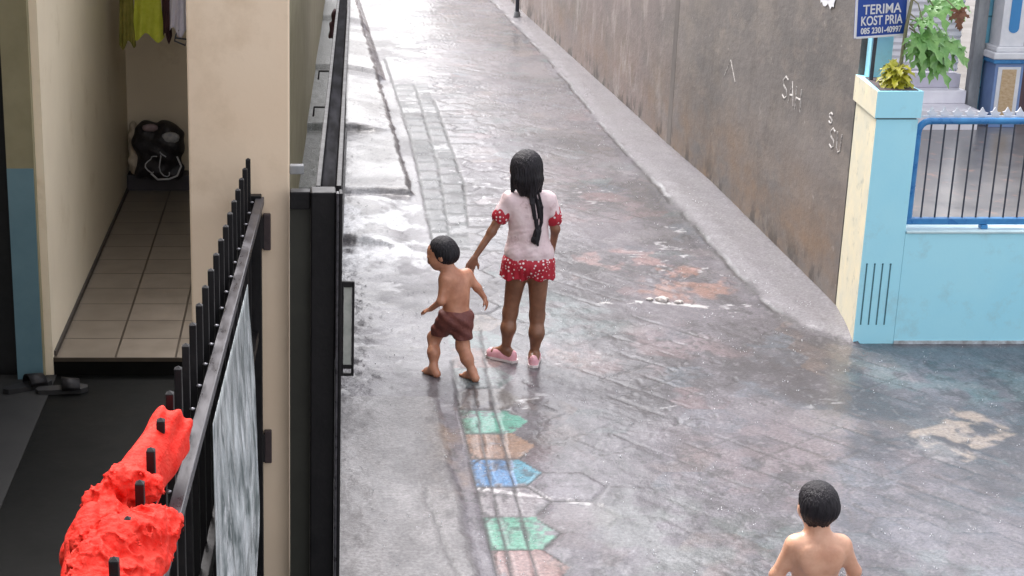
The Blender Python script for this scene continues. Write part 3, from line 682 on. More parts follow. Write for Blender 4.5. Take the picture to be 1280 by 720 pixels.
for k in range(70):
    x = 3.74+abs(rnd.gauss(0, .05)); y = 9.62+rnd.uniform(0, .5); h = rnd.uniform(.15, .62) if x < 3.80 else rnd.uniform(.05, .2); dx, dy = rnd.gauss(0, .04), rnd.gauss(0, .04); w = .006
    gt.add([(x-w, y, 0), (x+w, y, 0), (x+dx*.4+w*.8, y+dy*.4, h*.6), (x+dx*.4-w*.8, y+dy*.4, h*.6), (x+dx, y+dy, h)], [[0, 1, 2, 3], [3, 2, 4]])
tag(gt.build('grass_tuft', GRASSM), 'small green weed tuft behind the left end of the blue railing', 'weed')

# ------------------------------------------------------------------ neighbour's house behind the railing
nh = thing('neighbour_house', 'house front with pale roller shutter and blue and white porch column behind the railing', 'house', (7.2, 16.7, 0))
HY = 16.7
m = MB(); m.box(4.2, 6.2, HY+.02, HY+.2, 0, 3.2); m.box(6.2, 6.99, HY+.02, HY+.2, 2.9, 3.2); m.build('wall', mat('pale_house_wall', (.62, .63, .64), (.55, .56, .57), 3, .6), nh)
m = MB()
for k in range(34):
    z = .50+.07*k; m.add([(6.2, HY+.10, z), (6.97, HY+.10, z), (6.97, HY+.07, z+.03), (6.2, HY+.07, z+.03), (6.97, HY+.10, z+.066), (6.2, HY+.10, z+.066), (6.2, HY+.10, z+.07), (6.97, HY+.10, z+.07)], [[0, 1, 2, 3], [3, 2, 4, 5], [5, 4, 7, 6]])
m.build('roller_shutter', SHUT, nh)
m = MB(); m.box(5.6, 6.985, HY-.55, HY+.3, -.02, .205, .01); m.build('step', STEP, nh)
m = MB(); m.box(5.7, 6.98, HY-.2, HY+.3, .2055, .345, .01); m.build('step', STEP, nh)
m = MB(); m.box(5.8, 6.975, HY-.02, HY+.3, .3455, .49, .01); m.build('step', mat('grey_tread', (.62, .59, .68), (.55, .52, .60), 6, .4), nh)
m = MB(); m.box(7.0, 7.11, HY-.20, HY-.09, 0, 3.2, .006); m.build('post', PIPE, nh)
m = MB(); m.box(7.112, 7.30, HY-.10, HY+.1, 0, 3.2); bs = m.build('wall_strip', mat('sky_blue_wall', (.22, .58, .75), (.27, .64, .80), 4, .5), nh)
JB = mat('joint_blue', (.06, .22, .30))
for z in (.36, .72, 1.1, 1.5, 1.9): m = MB(); m.box(7.112, 7.30, HY-.104, HY-.099, z-.008, z+.008); m.build('joint_line', JB, bs)
m = MB(); m.box(7.15, 7.44, HY-.42, HY-.12, 0, .66, .004); pd = m.build('pedestal', mat('steel_blue_paint', (.16, .25, .48), (.2, .3, .52), 6, .4), nh)
m = MB(); m.box(7.18, 7.41, HY-.426, HY-.42, .06, .625); m.build('trim', WHITE, pd)
m = MB(); m.box(7.222, 7.368, HY-.431, HY-.4265, .09, .60); m.build('inset_panel', TAN, pd)
m = MB(); m.box(7.105, 7.485, HY-.46, HY-.08, .705, .775, .012); m.box(7.135, 7.455, HY-.43, HY-.11, .776, .83, .012); cpz = m.build('capital', WHITE, pd)
m = MB(); m.box(7.12, 7.47, HY-.445, HY-.095, .661, .7045, .006); m.build('moulding', BLUEM, pd)
m = MB(); m.box(7.17, 7.42, HY-.40, HY-.14, .831, 3.2, .006); cl = m.build('column', WHITE, nh)
m = MB(); pts = []
for k in range(13): a = math.pi+math.pi*k/12; pts.append((7.295+.052*math.cos(a), 1.02+.052*math.sin(a)))
pts += [(7.347, 2.9), (7.243, 2.9)]
n = len(pts); m.add([(x, HY-.404, z) for x, z in pts]+[(x, HY-.399, z) for x, z in pts], [list(range(n)), list(range(n, 2*n))[::-1]]+[[i, (i+1) % n, n+(i+1) % n, n+i] for i in range(n)])
m.build('blue_inlay', mat('inlay_blue', (.05, .24, .52)), cl)
m = MB(); m.box(7.301, 9.6, HY+.25, HY+.45, 0, 3.2); m.build('dark_doorway', DARKV, nh)
m = MB(); m.box(7.50, 8.6, HY-.02, HY+.02, 0, .62); m.build('low_door', mat('maroon_timber', (.09, .05, .06), (.13, .075, .08), 6, .5, stretch=(4, 1, .5)), nh)
m = MB(); m.box(4.0, 9.8, HY-.6, HY+3, 3.2, 3.35); m.build('roof', PIPE, nh)

# ------------------------------------------------------------------ boarding house on the left
def GX(y): return -.39+.0419*y
bh = thing('boarding_house', 'cream painted boarding house with tiled open corridor and a square porch column', 'house', (-1, 9, .4))
m = MB(); m.box(-.412, -.026, 6.02, 6.34, -.1, 3.3, .006); m.build('column', CREAM, bh)
m = MB(); m.box(-1.39, -1.25, 7.76, 11.70, .2, 2.9); m.build('corridor_wall', CREAMW, bh)
m = MB(); m.box(-1.425, -1.29, 7.70, 7.758, .2, 2.9); m.build('door_jamb', OLIVE, bh)
m = MB(); m.box(-1.424, -1.293, 7.693, 7.699, .33, 1.46); m.build('dado', TEAL, bh)
m = MB(); m.box(-1.39, -.05, 11.701, 11.82, .2, 2.9); m.build('back_wall', CREAMW, bh)
m = MB(); m.box(-1.249, -.3, 11.52, 11.699, .4, .565, .01); m.build('plinth', mat('dark_plinth', (.03, .028, .034), (.045, .04, .05), 8, .5), bh)
m = MB(); m.box(-1.2495, -1.238, 7.80, 11.51, .451, .475); m.build('skirting', mat('dark_skirting', (.05, .042, .035)), bh)
def HWX(y): return -.456+.036*y
m = MB(); m.prism([(HWX(8.6), 8.6), (HWX(26), 26), (HWX(26)-.14, 26), (HWX(8.6)-.14, 8.6)], -.1, 2.9); m.build('front_wall', OLIVE, bh)
m = MB(); m.box(-3.2, -1.395, 7.9, 8.1, .2, 2.9); m.build('dark_doorway', BLACKM, bh)
m = MB(); m.prism([(-4, -1.2), (-.5, -1.2), (-.5, 2.4), (-1.3, 2.4), (-1.3, 6.9), (-4, 6.9)], 3.36, 3.48); m.build('porch_shade_roof', OLIVE, bh)  # unseen roof added to shade the porch, outline trimmed to keep the column lit
m = MB(); m.prism([(-4, 7.4), (-1.255, 7.4), (-1.255, 9.9), (-.1, 9.9), (HWX(11.72)-.02, 11.72), (HWX(26)-.02, 26), (-4, 26)], 2.91, 3.05); m.build('roof_slab', CREAMW, bh)  # unseen ceiling, shaped with an opening that lets sky light into the front corridor
m = MB(); m.box(-4.2, -4.0, -1.2, 7.9, -.1, 3.4); m.build('side_wall', OLIVE, bh)
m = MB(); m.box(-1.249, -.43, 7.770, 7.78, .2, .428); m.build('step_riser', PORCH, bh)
m = MB(); m.box(-1.249, -.40, 7.765, 11.52, .43, .45); tag(m.build('tiled_floor', TILE), kind='structure')
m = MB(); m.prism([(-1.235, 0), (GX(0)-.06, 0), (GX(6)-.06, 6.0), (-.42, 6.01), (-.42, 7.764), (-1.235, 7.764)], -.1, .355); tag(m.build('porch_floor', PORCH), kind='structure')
m = MB(); m.box(-4.0, -1.2355, 0., 7.764, -.1, .359); tag(m.build('room_floor', GREYF), kind='structure')

def GX(y): return -.39+.0419*y
gd = Vector((.0419, 1, 0)).normalized(); gq = Matrix.Rotation(-math.atan(.0419), 3, 'Z')
sgate = thing('spiked_gate', 'long black steel gate with spiked pickets bolted beside the cream column', 'gate', (GX(4), 4, .36))
def gbox(m, y0, y1, off, hw, z0, z1, bev=.003):
    yc = (y0+y1)/2; c = Vector((GX(yc)+off, yc, (z0+z1)/2)); m.obox(c, (hw, (y1-y0)/2, (z1-z0)/2), gq, bev); return m
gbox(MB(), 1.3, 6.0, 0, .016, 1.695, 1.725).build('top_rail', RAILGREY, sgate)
gbox(MB(), 1.3, 5.98, -.062, .010, 1.66, 1.715).build('back_rail', BLACK, sgate)
gbox(MB(), 1.3, 6.0, -.02, .016, .10, .14).build('bottom_rail', BLACK, sgate)
gbox(MB(), 1.3, 6.0, -.02, .014, 1.15, 1.19).build('mid_rail', BLACK, sgate)
gbox(MB(), 5.965, 6.005, -.016, .022, .06, 1.735).build('end_stile', BLACK, sgate)
y = 5.93; k = 0
while y > 1.4:
    m = MB(); gbox(m, y-.009, y+.009, -.04, .009, .08, 1.885, .002)
    c = Vector((GX(y)-.04, y, 1.885)); w = .009; m.add([c+gq @ Vector((-w, -w, 0)), c+gq @ Vector((w, -w, 0)), c+gq @ Vector((w, w, 0)), c+gq @ Vector((-w, w, 0)), c+Vector((0, 0, .007))], [[0, 1, 4], [1, 2, 4], [2, 3, 4], [3, 0, 4]])
    pk = m.build('picket', BLACK, sgate)
    b = MB(); b.ball((GX(y)-.026, y-.012, 1.722), .0065, 1, sq=(1.3, .8, .7)); b.build('wet_glint', mat('bright_glint', (.35, .34, .36), None, rough=.3, metal=.6) if k == 0 else bpy.data.materials['bright_glint'], pk)  # pale bead stands in for the wet highlight at the picket's base
    y -= .168; k += 1
for z0, z1 in ((1.51, 1.655), (.615, .755)):
    m = MB(); m.box(-.128, -.098, 5.995, 6.0195, z0, z1, .004); hg = m.build('hinge', mat('hinge_iron', (.035, .022, .024), (.06, .04, .04), 20, .5), sgate)
    m = MB(); m.tube([(-.133, 5.992, z0+.01), (-.133, 5.992, z1-.01)], .009, 8); m.build('hinge_pin', BLACK, hg)
# crinkled sheet tied to the outside of the gate
nU, nV = 60, 44; vs = []
for i in range(nU+1):
    for j in range(nV+1):
        u = i/nU; v = j/nV; y = 3.72+1.22*u; z = 1.688-1.55*v
        wv = .012*math.sin(u*38+1.5*math.sin(v*4))+.007*math.sin(u*81+v*3)+.004*math.sin(u*23-v*17)+.012*math.sin(v*2.2+u*2)
        y -= .05*v*v*math.sin(u*3)*1; vs.append((GX(y)+.026+(.012+wv)*min(1, v*3)*min(1, u*6+.12), y, z))
m = MB(); m.add(vs, [[i*(nV+1)+j, (i+1)*(nV+1)+j, (i+1)*(nV+1)+j+1, i*(nV+1)+j+1] for i in range(nU) for j in range(nV)], 0, True)
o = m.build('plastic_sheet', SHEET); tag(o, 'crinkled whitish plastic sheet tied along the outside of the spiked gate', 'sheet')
md = o.modifiers.new('thick', 'SOLIDIFY'); md.thickness = .0015

# alley side fence: post, cross bar, long railing
af = thing('alley_fence', 'black metal fence with tall post running along the alley beside the house', 'fence', (.1, 6, 0))
def AX(y): return -.105+.038*y
aq = Matrix.Rotation(-math.atan(.038), 3, 'Z')
def abox(m, y0, y1, off, hw, z0, z1, bev=.003):
    yc = (y0+y1)/2; m.obox(Vector((AX(yc)+off, yc, (z0+z1)/2)), (hw, (y1-y0)/2, (z1-z0)/2), aq, bev); return m
m = MB(); m.box(.056, .152, 5.9, 6.0, -.05, 1.765, .006); m.build('gate_post', BLACK, af)
m = MB(); m.box(-.024, .0555, 5.93, 5.99, 1.69, 1.76, .005); m.build('cross_bar', BLACK, af)
m = MB(); m.box(-.0245, .0555, 5.95, 5.97, -.05, 1.689); m.build('infill_panel', mat('dark_olive_panel', (.022, .022, .016), (.04, .04, .03), 3, .5), af)
m = MB(); m.box(-.0255, .03, 6.05, 6.09, 1.80, 1.835, .004); m.build('lug', PIPE, af)
m = MB(); m.box(.1525, .163, 5.86, 5.9, -.05, 1.77, .003); m.build('edge_strip', RAILGREY, af)
m = MB(); m.box(.1635, .176, 5.86, 5.93, -.05, 1.77, .003); m.build('outer_stile', BLACK, af)
abox(MB(), 6.01, 17, 0, .028, 1.72, 1.745).build('top_channel', CHANNEL, af)
for o_ in (-.038, .042): abox(MB(), 6.01, 17, o_, .0095, 1.715, 1.765).build('top_angle', BLACK, af)
abox(MB(), 6.01, 17, 0, .018, .06, .10).build('bottom_rail', BLACK, af)
y = 6.2
while y < 16.9:
    m = MB(); abox(m, y-.008, y+.008, -.02+.01, .009, .02, 1.715, 0.); m.build('bar', BLACK, af); y += .135
for y_, zz in ((8.5, 1.62), (9.6, 1.64)):
    m = MB(); p = Vector((AX(y_)-.05, y_, zz)); m.tube([p, p+Vector((-.07, 0, 0)), p+Vector((-.075, 0, -.05))], .006, 6); m.build('hook', BLACK, af)
# handle frame on the outer face
hx0, hx1, hy, hz0, hz1 = .180, .222, 5.895, 1.03, 1.415
m = MB()
m.box(hx0-.004, hx0+.004, hy-.008, hy+.008, hz0, hz1); m.box(hx1-.006, hx1+.004, hy-.008, hy+.008, hz0, hz1, .002)
m.box(hx0+.0045, hx1-.0065, hy-.008, hy+.008, hz1-.022, hz1); m.box(hx0+.0045, hx1-.0065, hy-.008, hy+.008, hz0, hz0+.012); m.box(hx0+.0045, hx1-.0065, hy-.008, hy+.008, hz0+.03, hz0+.045)
hf = m.build('latch_frame', BLACK, af)
m = MB(); m.box(hx0+.005, hx1-.007, hy-.002, hy+.002, hz0+.046, hz1-.023); m.build('latch_plate', PLATE, hf)
# maroon rag caught on the fence inside
bodymesh_prims = [cap((AX(11.6)-.06, 11.6, 1.74), .02, (AX(11.6)-.075, 11.6, 1.58), .026, .03), cap((AX(11.6)-.05, 11.62, 1.75), .02, (AX(11.6)-.05, 11.65, 1.62), .022, .03)]
o = bodymesh('cloth_rag', bodymesh_prims, .006, MAR2, None, noise=lambda X, Y, Z: .006*np.sin(X*150+np.sin(Z*30)*2)+.003*np.sin(Z*90)); tag(o, 'dark maroon rag hanging on the inside of the alley fence', 'cloth')

# ------------------------------------------------------------------ red garment on the spikes
def ruffle(a, s):
    return lambda X, Y, Z: -a*np.abs(np.sin(X*s+1.7*np.sin(Y*s*.45)+Z*s*.3)*np.sin(Y*s*.8+1.3*np.sin(Z*s*.6)+X*s*.2))-a*.5*np.sin(Z*s*1.1+X*s*.7+Y*s*.5)
rg = thing('red_garment', 'coral red wet garment with gathered ruffles thrown over the gate spikes', 'garment', (-.33, 3, 1.7))
def crumple(a, s):
    def f(X, Y, Z):
        wx = .5*fbm(X*s*.4+Z*s*.3, Y*s*.4, 51, 2)
        g = lambda k, q: vnoise(X*k+Z*k*.37+q, Y*k*.8-Z*k*.21, q)+vnoise(Y*k*.8+X*k*.31, Z*k+q, q+3)+vnoise(Z*k-Y*k*.27, X*k+q, q+5)-1.5
        n = np.abs(g(s, 7)+wx-.25); n2 = np.abs(g(s*2.1, 23))
        return a*(np.minimum(n, .55)-.25)+a*.45*(np.minimum(n2, .5)-.22)
    return f
def pleat(X, Y, Z):
    w = np.clip((Y-3.20)*9, .12, 1)
    return w*.006*np.sin((X*1.0-Z*.5)*150+fbm(X*20, Y*12, 3)*6)+.004*(fbm(X*14+Z*9, Y*9, 5)-.5)
bodymesh('smooth_sleeve', [cap((-.262, 3.34, 1.835), .026, (-.290, 3.31, 1.850), .026, .03), cap((-.255, 3.30, 1.80), .024, (-.285, 3.24, 1.79), .030, .03), cap((-.290, 3.31, 1.850), .026, (-.365, 3.05, 1.805), .034, .04), cap((-.30, 3.27, 1.815), .03, (-.350, 3.03, 1.775), .036, .04),
          cap((-.30, 3.24, 1.78), .026, (-.345, 3.02, 1.73), .036, .04), cap((-.365, 3.05, 1.80), .034, (-.42, 2.88, 1.74), .05, .04)], .0035, RED, rg, noise=pleat)
bodymesh('gathered_cuff', [cap((-.350, 2.99, 1.845), .034, (-.305, 3.00, 1.832), .034, .02), cap((-.395, 2.97, 1.815), .030, (-.355, 2.99, 1.85), .034, .02), cap((-.395, 2.96, 1.81), .032, (-.36, 2.90, 1.80), .036, .02), cap((-.36, 2.90, 1.80), .036, (-.31, 2.87, 1.80), .03, .02),
          cap((-.258, 2.86, 1.82), .034, (-.285, 2.80, 1.835), .040, .02), cap((-.285, 2.80, 1.835), .04, (-.335, 2.73, 1.845), .042, .02), cap((-.335, 2.73, 1.845), .040, (-.370, 2.64, 1.83), .042, .02), cap((-.370, 2.64, 1.83), .042, (-.385, 2.52, 1.80), .045, .02),
          cap((-.285, 2.80, 1.80), .05, (-.33, 2.62, 1.78), .06, .03), cap((-.36, 2.76, 1.83), .035, (-.395, 2.74, 1.83), .03, .015)], .003, RED, rg, noise=crumple(.024, 50), smooth=1)
bodymesh('body_cloth', [ell((-.408, 2.90, 1.77), (.040, .09, .07), .03), cap((-.40, 2.86, 1.77), .045, (-.405, 2.62, 1.72), .05, .04), cap((-.38, 2.8, 1.72), .045, (-.39, 2.7, 1.45), .045, .04)], .0035, RED, rg, noise=crumple(.012, 20))

# ------------------------------------------------------------------ sandals, bag, washing
def sandal(c, ang, label):
    t = thing('sandal', label, 'sandal', c, 'dark sandals left at the door')
    q = Matrix.Rotation(R(ang), 3, 'Z'); c = Vector(c)
    out = [(-.12, -.03), (-.06, -.036), (.02, -.036), (.09, -.045), (.125, -.02), (.125, .015), (.09, .042), (.02, .034), (-.06, .034), (-.12, .028), (-.135, 0)]
    P = [c+q @ Vector((x, y, 0)) for x, y in out]
    m = MB(); m.prism([(p.x, p.y) for p in P], c.z+.001, c.z+.026); m.build('sole', BLACKM, t)
    m = MB(); nn = 9; vs = []
    for i in range(nn):
        a = math.pi*i/(nn-1)
        for xx in (-.005, .075): vs.append(c+q @ Vector((xx+(.01 if xx > 0 else 0), .046*math.cos(a), .022+.05*math.sin(a)*(1 if xx < 0 else .72))))
    m.add(vs, [[2*i, 2*i+1, 2*i+3, 2*i+2] for i in range(nn-1)], 0, True); o = m.build('strap', BLACK, t); md = o.modifiers.new('t', 'SOLIDIFY'); md.thickness = .006
sandal((-1.35, 7.56, .359), 35, 'dark sandal lying nearer the black doorway at the foot of the teal dado')
sandal((-1.17, 7.52, .355), 10, 'dark sandal lying against the tiled step below the cream corridor wall')

bg = thing('backpack', 'bulging black backpack with grey patches heaped at the end of the corridor', 'bag', (-1.0, 11.4, .57))
bodymesh('body', [ell((-1.0, 11.47, .76), (.17, .12, .20), .05), ell((-.93, 11.43, .84), (.12, .12, .14), .05), ell((-1.08, 11.45, .86), (.11, .11, .13), .05), cap((-1.12, 11.44, .62), .06, (-.88, 11.44, .62), .06, .05)], .007, BAG, bg,
         noise=lambda X, Y, Z: .007*np.sin(X*40+np.sin(Z*25)*2)+.005*np.sin(Z*50+X*20))
m = MB(); m.ball((-.905, 11.325, .885), .07, 2, sq=(1.0, .25, .62)); m.build('grey_patch', PATCH, bg)
m = MB(); m.ball((-1.05, 11.34, .955), .055, 2, sq=(1.1, .3, .55)); m.build('lining_flap', mat('dull_pink_lining', (.22, .16, .18), (.3, .23, .24), 30, .7), bg)
for dx in (-.04, .05):
    m = MB(); m.tube([(-1.0+dx+.038*math.cos(a+dx*9)+.012*math.sin(3*a), 11.31-.02*math.sin(a*2), .70+(.085 if dx > 0 else .06)*math.sin(a)+.015*math.cos(2*a+dx*20)) for a in [.9+k*.36 for k in range(13)]], .0045, 6); m.build('strap', CORD, bg)
m = MB(); m.tube([(-1.05, 11.33, .62), (-1.0, 11.28, .588), (-.92, 11.28, .59), (-.86, 11.3, .61), (-.83, 11.31, .68), (-.86, 11.32, .75)], .007, 6); m.build('cord', CORD, bg)
o = bodymesh('cloth_bundle', [ell((-1.19, 11.55, .82), (.045, .06, .15), .03), ell((-1.185, 11.5, .68), (.05, .06, .1), .03)], .006, BEIGE, None, noise=lambda X, Y, Z: .004*np.sin(Z*70+X*40)); tag(o, 'beige cloth bundle wedged between the black backpack and the corridor wall', 'bundle')

ln = thing('washing_line', 'thin line strung across the corridor below the ceiling', 'line', (-.8, 10.6, 2.12))
m = MB(); m.tube([(-1.25, 10.6, 2.16), (-1.0, 10.6, 2.125), (-.75, 10.6, 2.115), (-.45, 10.6, 2.13), (-.2, 10.6, 2.16)], .003, 6); m.build('rope', CORD, ln)
for x in (-1.246, -.204): m = MB(); m.tube([(x, 10.6, 2.13), (x, 10.6, 2.19)], .006, 6); m.build('hook', DARKBAR, ln)
def garment(name, label, cat, x, w, z0, mt, yy, seed, hanger=True):
    t = thing(name, label, cat, (x, yy, 2.1), 'washing hung in the corridor'); rnd = random.Random(seed)
    z1 = 2.07; nU, nV = 18, 16; vs = []
    for s in (-1, 1):
        for i in range(nU+1):
            for j in range(nV+1):
                u = i/nU-.5; v = j/nV
                sh = 1-.35*max(0, abs(u)*2-.55)*(v < .25)
                z = z1-.05*abs(u)*2*(1-v)-(z1-z0)*v+(.03*math.sin(u*9+seed)+.04*u*math.cos(seed))*v
                vs.append((x+w*u*(.85+.25*v), yy+s*(.006+.035*math.sin(math.pi*(u+.5)))+.014*math.sin(u*20+seed+v*2)*v, z))
    n1 = (nU+1)*(nV+1); fs = []
    for s in (0, 1):
        for i in range(nU):
            for j in range(nV):
                b = s*n1+i*(nV+1)+j; fs.append([b, b+nV+1, b+nV+2, b+1] if s else [b, b+1, b+nV+2, b+nV+1])
    m = MB(); m.add(vs, fs, 0, True); m.build('cloth', mt, t)
    if hanger:
        m = MB(); m.tube([(x, yy, 2.118), (x+.012, yy, 2.132), (x+.004, yy, 2.10), (x, yy, 2.085)], .003, 6); m.tube([(x-w*.4, yy, 2.05), (x, yy, 2.085), (x+w*.4, yy, 2.05)], .004, 6); m.build('hanger', DARKBAR, t)
garment('hanging_shirt', 'dark olive shirt hanging against the corridor wall, leftmost of the washing', 'shirt', -1.115, .10, 1.66, OLIVC, 10.6, 1)
garment('hanging_shirt', 'bright lime green shirt hanging between the olive and maroon washing', 'shirt', -.975, .19, 1.71, LIME, 10.59, 2)
garment('hanging_shirt', 'narrow dark maroon shirt hanging beside the lime green one', 'shirt', -.855, .06, 1.70, MAR2, 10.62, 3)
garment('hanging_shirt', 'pale lilac white shirt hanging next to the cream column edge', 'shirt', -.775, .12, 1.74, LILAC, 10.60, 4)
t = thing('empty_hanger', 'bare dark clothes hanger dangling below the pale lilac shirt', 'hanger', (-.77, 10.55, 1.72), None)
m = MB(); m.tube([(-.775, 10.56, 1.76), (-.79, 10.55, 1.73), (-.80, 10.55, 1.69), (-.73, 10.55, 1.66), (-.72, 10.55, 1.70), (-.80, 10.55, 1.71)], .006, 6); m.build('wire', DARKBAR, t)

# ------------------------------------------------------------------ people
def hand(w, d, n, side, L, curl=25, k=.006):
    """w wrist, d pointing direction, n palm normal, side thumb side; returns capsules (palm, four fingers, thumb)"""
    w = Vector(w); d = Vector(d).normalized(); n = Vector(n); n = (n-d*n.dot(d)).normalized(); s = d.cross(n).normalized()*side
    out = []; pw = L*.21
    for q in (-1, -.33, .33, 1):
        out.append(cap(w+s*q*pw*.55+d*L*.06, L*.085, w+d*L*.48+s*q*pw, L*.075, .01))
    for q, ln, sp in ((-1, .36, -.10), (-.33, .45, -.03), (.33, .48, .03), (1, .43, .10)):
        a = w+d*L*.47+s*q*pw; dd = (d+s*sp).normalized(); th = R(curl*.5)
        b = a+(dd*math.cos(th)+n*math.sin(th))*L*ln*.5; th = R(curl*1.4); c = b+(dd*math.cos(th)+n*math.sin(th))*L*ln*.5
        out += [cap(a, L*.058, b, L*.052, k), cap(b, L*.052, c, L*.042, k)]
    a = w+d*L*.14+s*pw*.9; b = a+(d*.6+s*.7+n*.35).normalized()*L*.22; c = b+(d*.85+s*.25+n*.4).normalized()*L*.18
    out += [cap(a, L*.075, b, L*.062, .01), cap(b, L*.062, c, L*.048, k)]
    return out
def foot(an, d, L, zf, side):
    an = Vector(an); d = Vector((d[0], d[1], 0)).normalized(); s = Vector((-d.y, d.x, 0))*side   # s: big-toe side
    g = Vector((an.x, an.y, zf)); heel = g-d*L*.22+Vector((0, 0, L*.15)); ball = g+d*L*.45+Vector((0, 0, L*.10))
    out = [cap(an, L*.15, heel, L*.16, .02), cap(heel, L*.15, ball, L*.13, .02), cap(an+d*L*.05, L*.14, ball, L*.11, .03), cap(ball+s*L*.10, L*.10, ball-s*L*.11, L*.085, .015)]
    for q, r, l in ((.15, .075, .24), (.06, .056, .25), (-.01, .052, .22), (-.08, .048, .19), (-.14, .045, .15)):
        a = ball+s*q*L+d*L*.05-Vector((0, 0, L*.03)); out.append(cap(a, L*r, a+d*L*l-Vector((0, 0, L*.02)), L*r*.9, .004))
    return out
def head_prims(c, f, r, up=(0, 0, 1)):
    """c centre of skull, f face direction, r half width"""
    c = Vector(c); f = Vector(f).normalized(); u = Vector(up); u = (u-f*u.dot(f)).normalized(); s = f.cross(u).normalized()
    M = Matrix((s, f, u)).transposed()
    P = [ell(c+u*r*.15, (r, r*1.18, r*1.08), .02, M), ell(c+f*r*.35-u*r*.55, (r*.72, r*.75, r*.72), .03, M), ell(c+f*r*.72-u*r*.98, (r*.3, r*.25, r*.2), .03, M)]
    P += [cap(c+f*r*1.10-u*r*.05, r*.10, c+f*r*1.20-u*r*.42, r*.15, .015), ell(c+f*r*1.16-u*r*.45, (r*.22, r*.13, r*.12), .012, M)]
    for q in (-1, 1):
        P += [ell(c+s*q*r*.46+f*r*.78-u*r*.38, (r*.3, r*.28, r*.3), .03, M), ell(c+s*q*r*.38+f*r*1.06+u*r*.10, (r*.26, r*.08, r*.07), .012, M)]
        P += [ell(c+s*q*r*1.02-f*r*.05-u*r*.18, (r*.09, r*.2, r*.30), .008, M), ell(c+s*q*r*1.06-f*r*.12-u*r*.08, (r*.07, r*.12, r*.2), .006, M)]
    P += [ell(c+f*r*1.06-u*r*.70, (r*.26, r*.10, r*.06), .008, M), ell(c+f*r*1.03-u*r*.80, (r*.22, r*.10, r*.07), .008, M)]
    return P, (c, f, u, s, M)
def eyes(fr, r, parent):
    c, f, u, s, M = fr
    for q in (-1, 1):
        m = MB(); p = c+s*q*r*.38+f*r*.98-u*r*.06; m.ball(p, r*.15, 2, sq=(1, 1, .8)); e = m.build('eye', EYE, parent)
        m = MB(); m.ball(p+f*r*.09, r*.085, 2); m.build('iris', BLACKM, e)
hairnoise = lambda a, sx: (lambda X, Y, Z: a*np.sin(np.arctan2(Y-Y.mean(), X-X.mean())*sx+np.sin(Z*60)*.8)+a*.6*np.sin(X*210+Z*35)*np.sin(Y*190+Z*20))
def strands(pts, n, spread, r0, r1, seed, k=.006):
    rnd = random.Random(seed); out = []
    for _ in range(n):
        o = [Vector((rnd.gauss(0, spread), rnd.gauss(0, spread*.6), rnd.gauss(0, spread*.3))) for _ in range(2)]
        for i in range(len(pts)-1):
            t0 = i/(len(pts)-1); t1 = (i+1)/(len(pts)-1)
            a = Vector(pts[i])+o[0]*(1-t0)+o[1]*t0; b = Vector(pts[i+1])+o[0]*(1-t1)+o[1]*t1
            out.append(cap(a, r0+(r1-r0)*t0, b, r0+(r1-r0)*t1, k))
    return out

# --- girl in pale tee and red dotted shorts, seen from behind
gz = ground_z(1.3, 9.0)
gl = thing('person', 'girl with wet black ponytail, pale pink tee and red polka dot shorts', 'person', (1.33, 9.0, gz))
HP, fr = head_prims((1.327, 9.02, 1.168), (.10, 1, -.10), .083)
G = list(HP)
G += [cap((1.333, 9.0, 1.10), .038, (1.34, 8.99, 1.02), .042, .03),
      cap((1.25, 8.985, .985), .045, (1.44, 8.985, .985), .045, .04), ell((1.345, 8.99, .90), (.115, .075, .12), .04), ell((1.352, 8.985, .76), (.10, .068, .12), .04), ell((1.357, 8.98, .62), (.115, .08, .09), .04),
      cap((1.232, 8.985, .985), 0.0370, (1.135, 8.965, .805), 0.0246, .03), cap((1.135, 8.965, .805), 0.0246, (1.04, 8.93, .665), 0.0167, .02),
      cap((1.455, 8.985, .985), 0.0370, (1.505, 8.97, .82), 0.0246, .03), cap((1.505, 8.97, .82), 0.0246, (1.497, 9.01, .675), 0.0167, .02)]
G += hand((1.038, 8.928, .66), (-.42, -.14, -.85), (.3, -.9, -.1), -1, .115, 30)
G += hand((1.497, 9.012, .672), (-.02, .25, -1), (-1, 0, 0), 1, .115, 40)
G += [cap((1.296, 8.98, .575), 0.0644, (1.268, 9.01, .30), 0.0418, .03), cap((1.268, 9.01, .30), 0.0400, (1.258, 8.995, .21), 0.0409, .03), cap((1.258, 8.99, .21), 0.0409, (1.252, 9.02, .065), 0.0226, .03),
      cap((1.418, 8.975, .575), 0.0644, (1.424, 8.985, .29), 0.0426, .03), cap((1.424, 8.985, .29), 0.0409, (1.421, 8.955, .19), 0.0418, .03), cap((1.421, 8.955, .19), 0.0418, (1.412, 8.955, .055), 0.0226, .03)]
G += foot((1.250, 9.02, .065), (-.75, .6), .17, gz+.022, -1)+foot((1.412, 8.955, .055), (.2, 1), .17, gz+.022, 1)
bodymesh('body', G, .0045, SKIN_G, gl)
eyes(fr, .083, gl)
c = Vector((1.327, 9.0, 1.185))
Hh_ = [ell(c, (.093, .105, .100), .02), ell(c+Vector((0, -.035, -.055)), (.088, .075, .095), .03), cap((1.29, 8.93, 1.12), .04, (1.30, 8.935, 1.045), .022, .02), cap((1.36, 8.93, 1.12), .045, (1.35, 8.925, 1.04), .03, .02),
       cap((1.252, 8.96, 1.12), .02, (1.245, 8.97, 1.02), .008, .015), cap((1.40, 8.96, 1.12), .022, (1.405, 8.96, 1.05), .010, .015)]
Hh_ += strands([(1.345, 8.925, 1.06), (1.355, 8.90, .99), (1.372, 8.893, .90), (1.39, 8.895, .83)], 5, .010, .011, .004, 1)
Hh_ += strands([(1.37, 8.93, 1.05), (1.40, 8.905, .97), (1.41, 8.90, .88), (1.392, 8.897, .80)], 4, .008, .008, .004, 2)
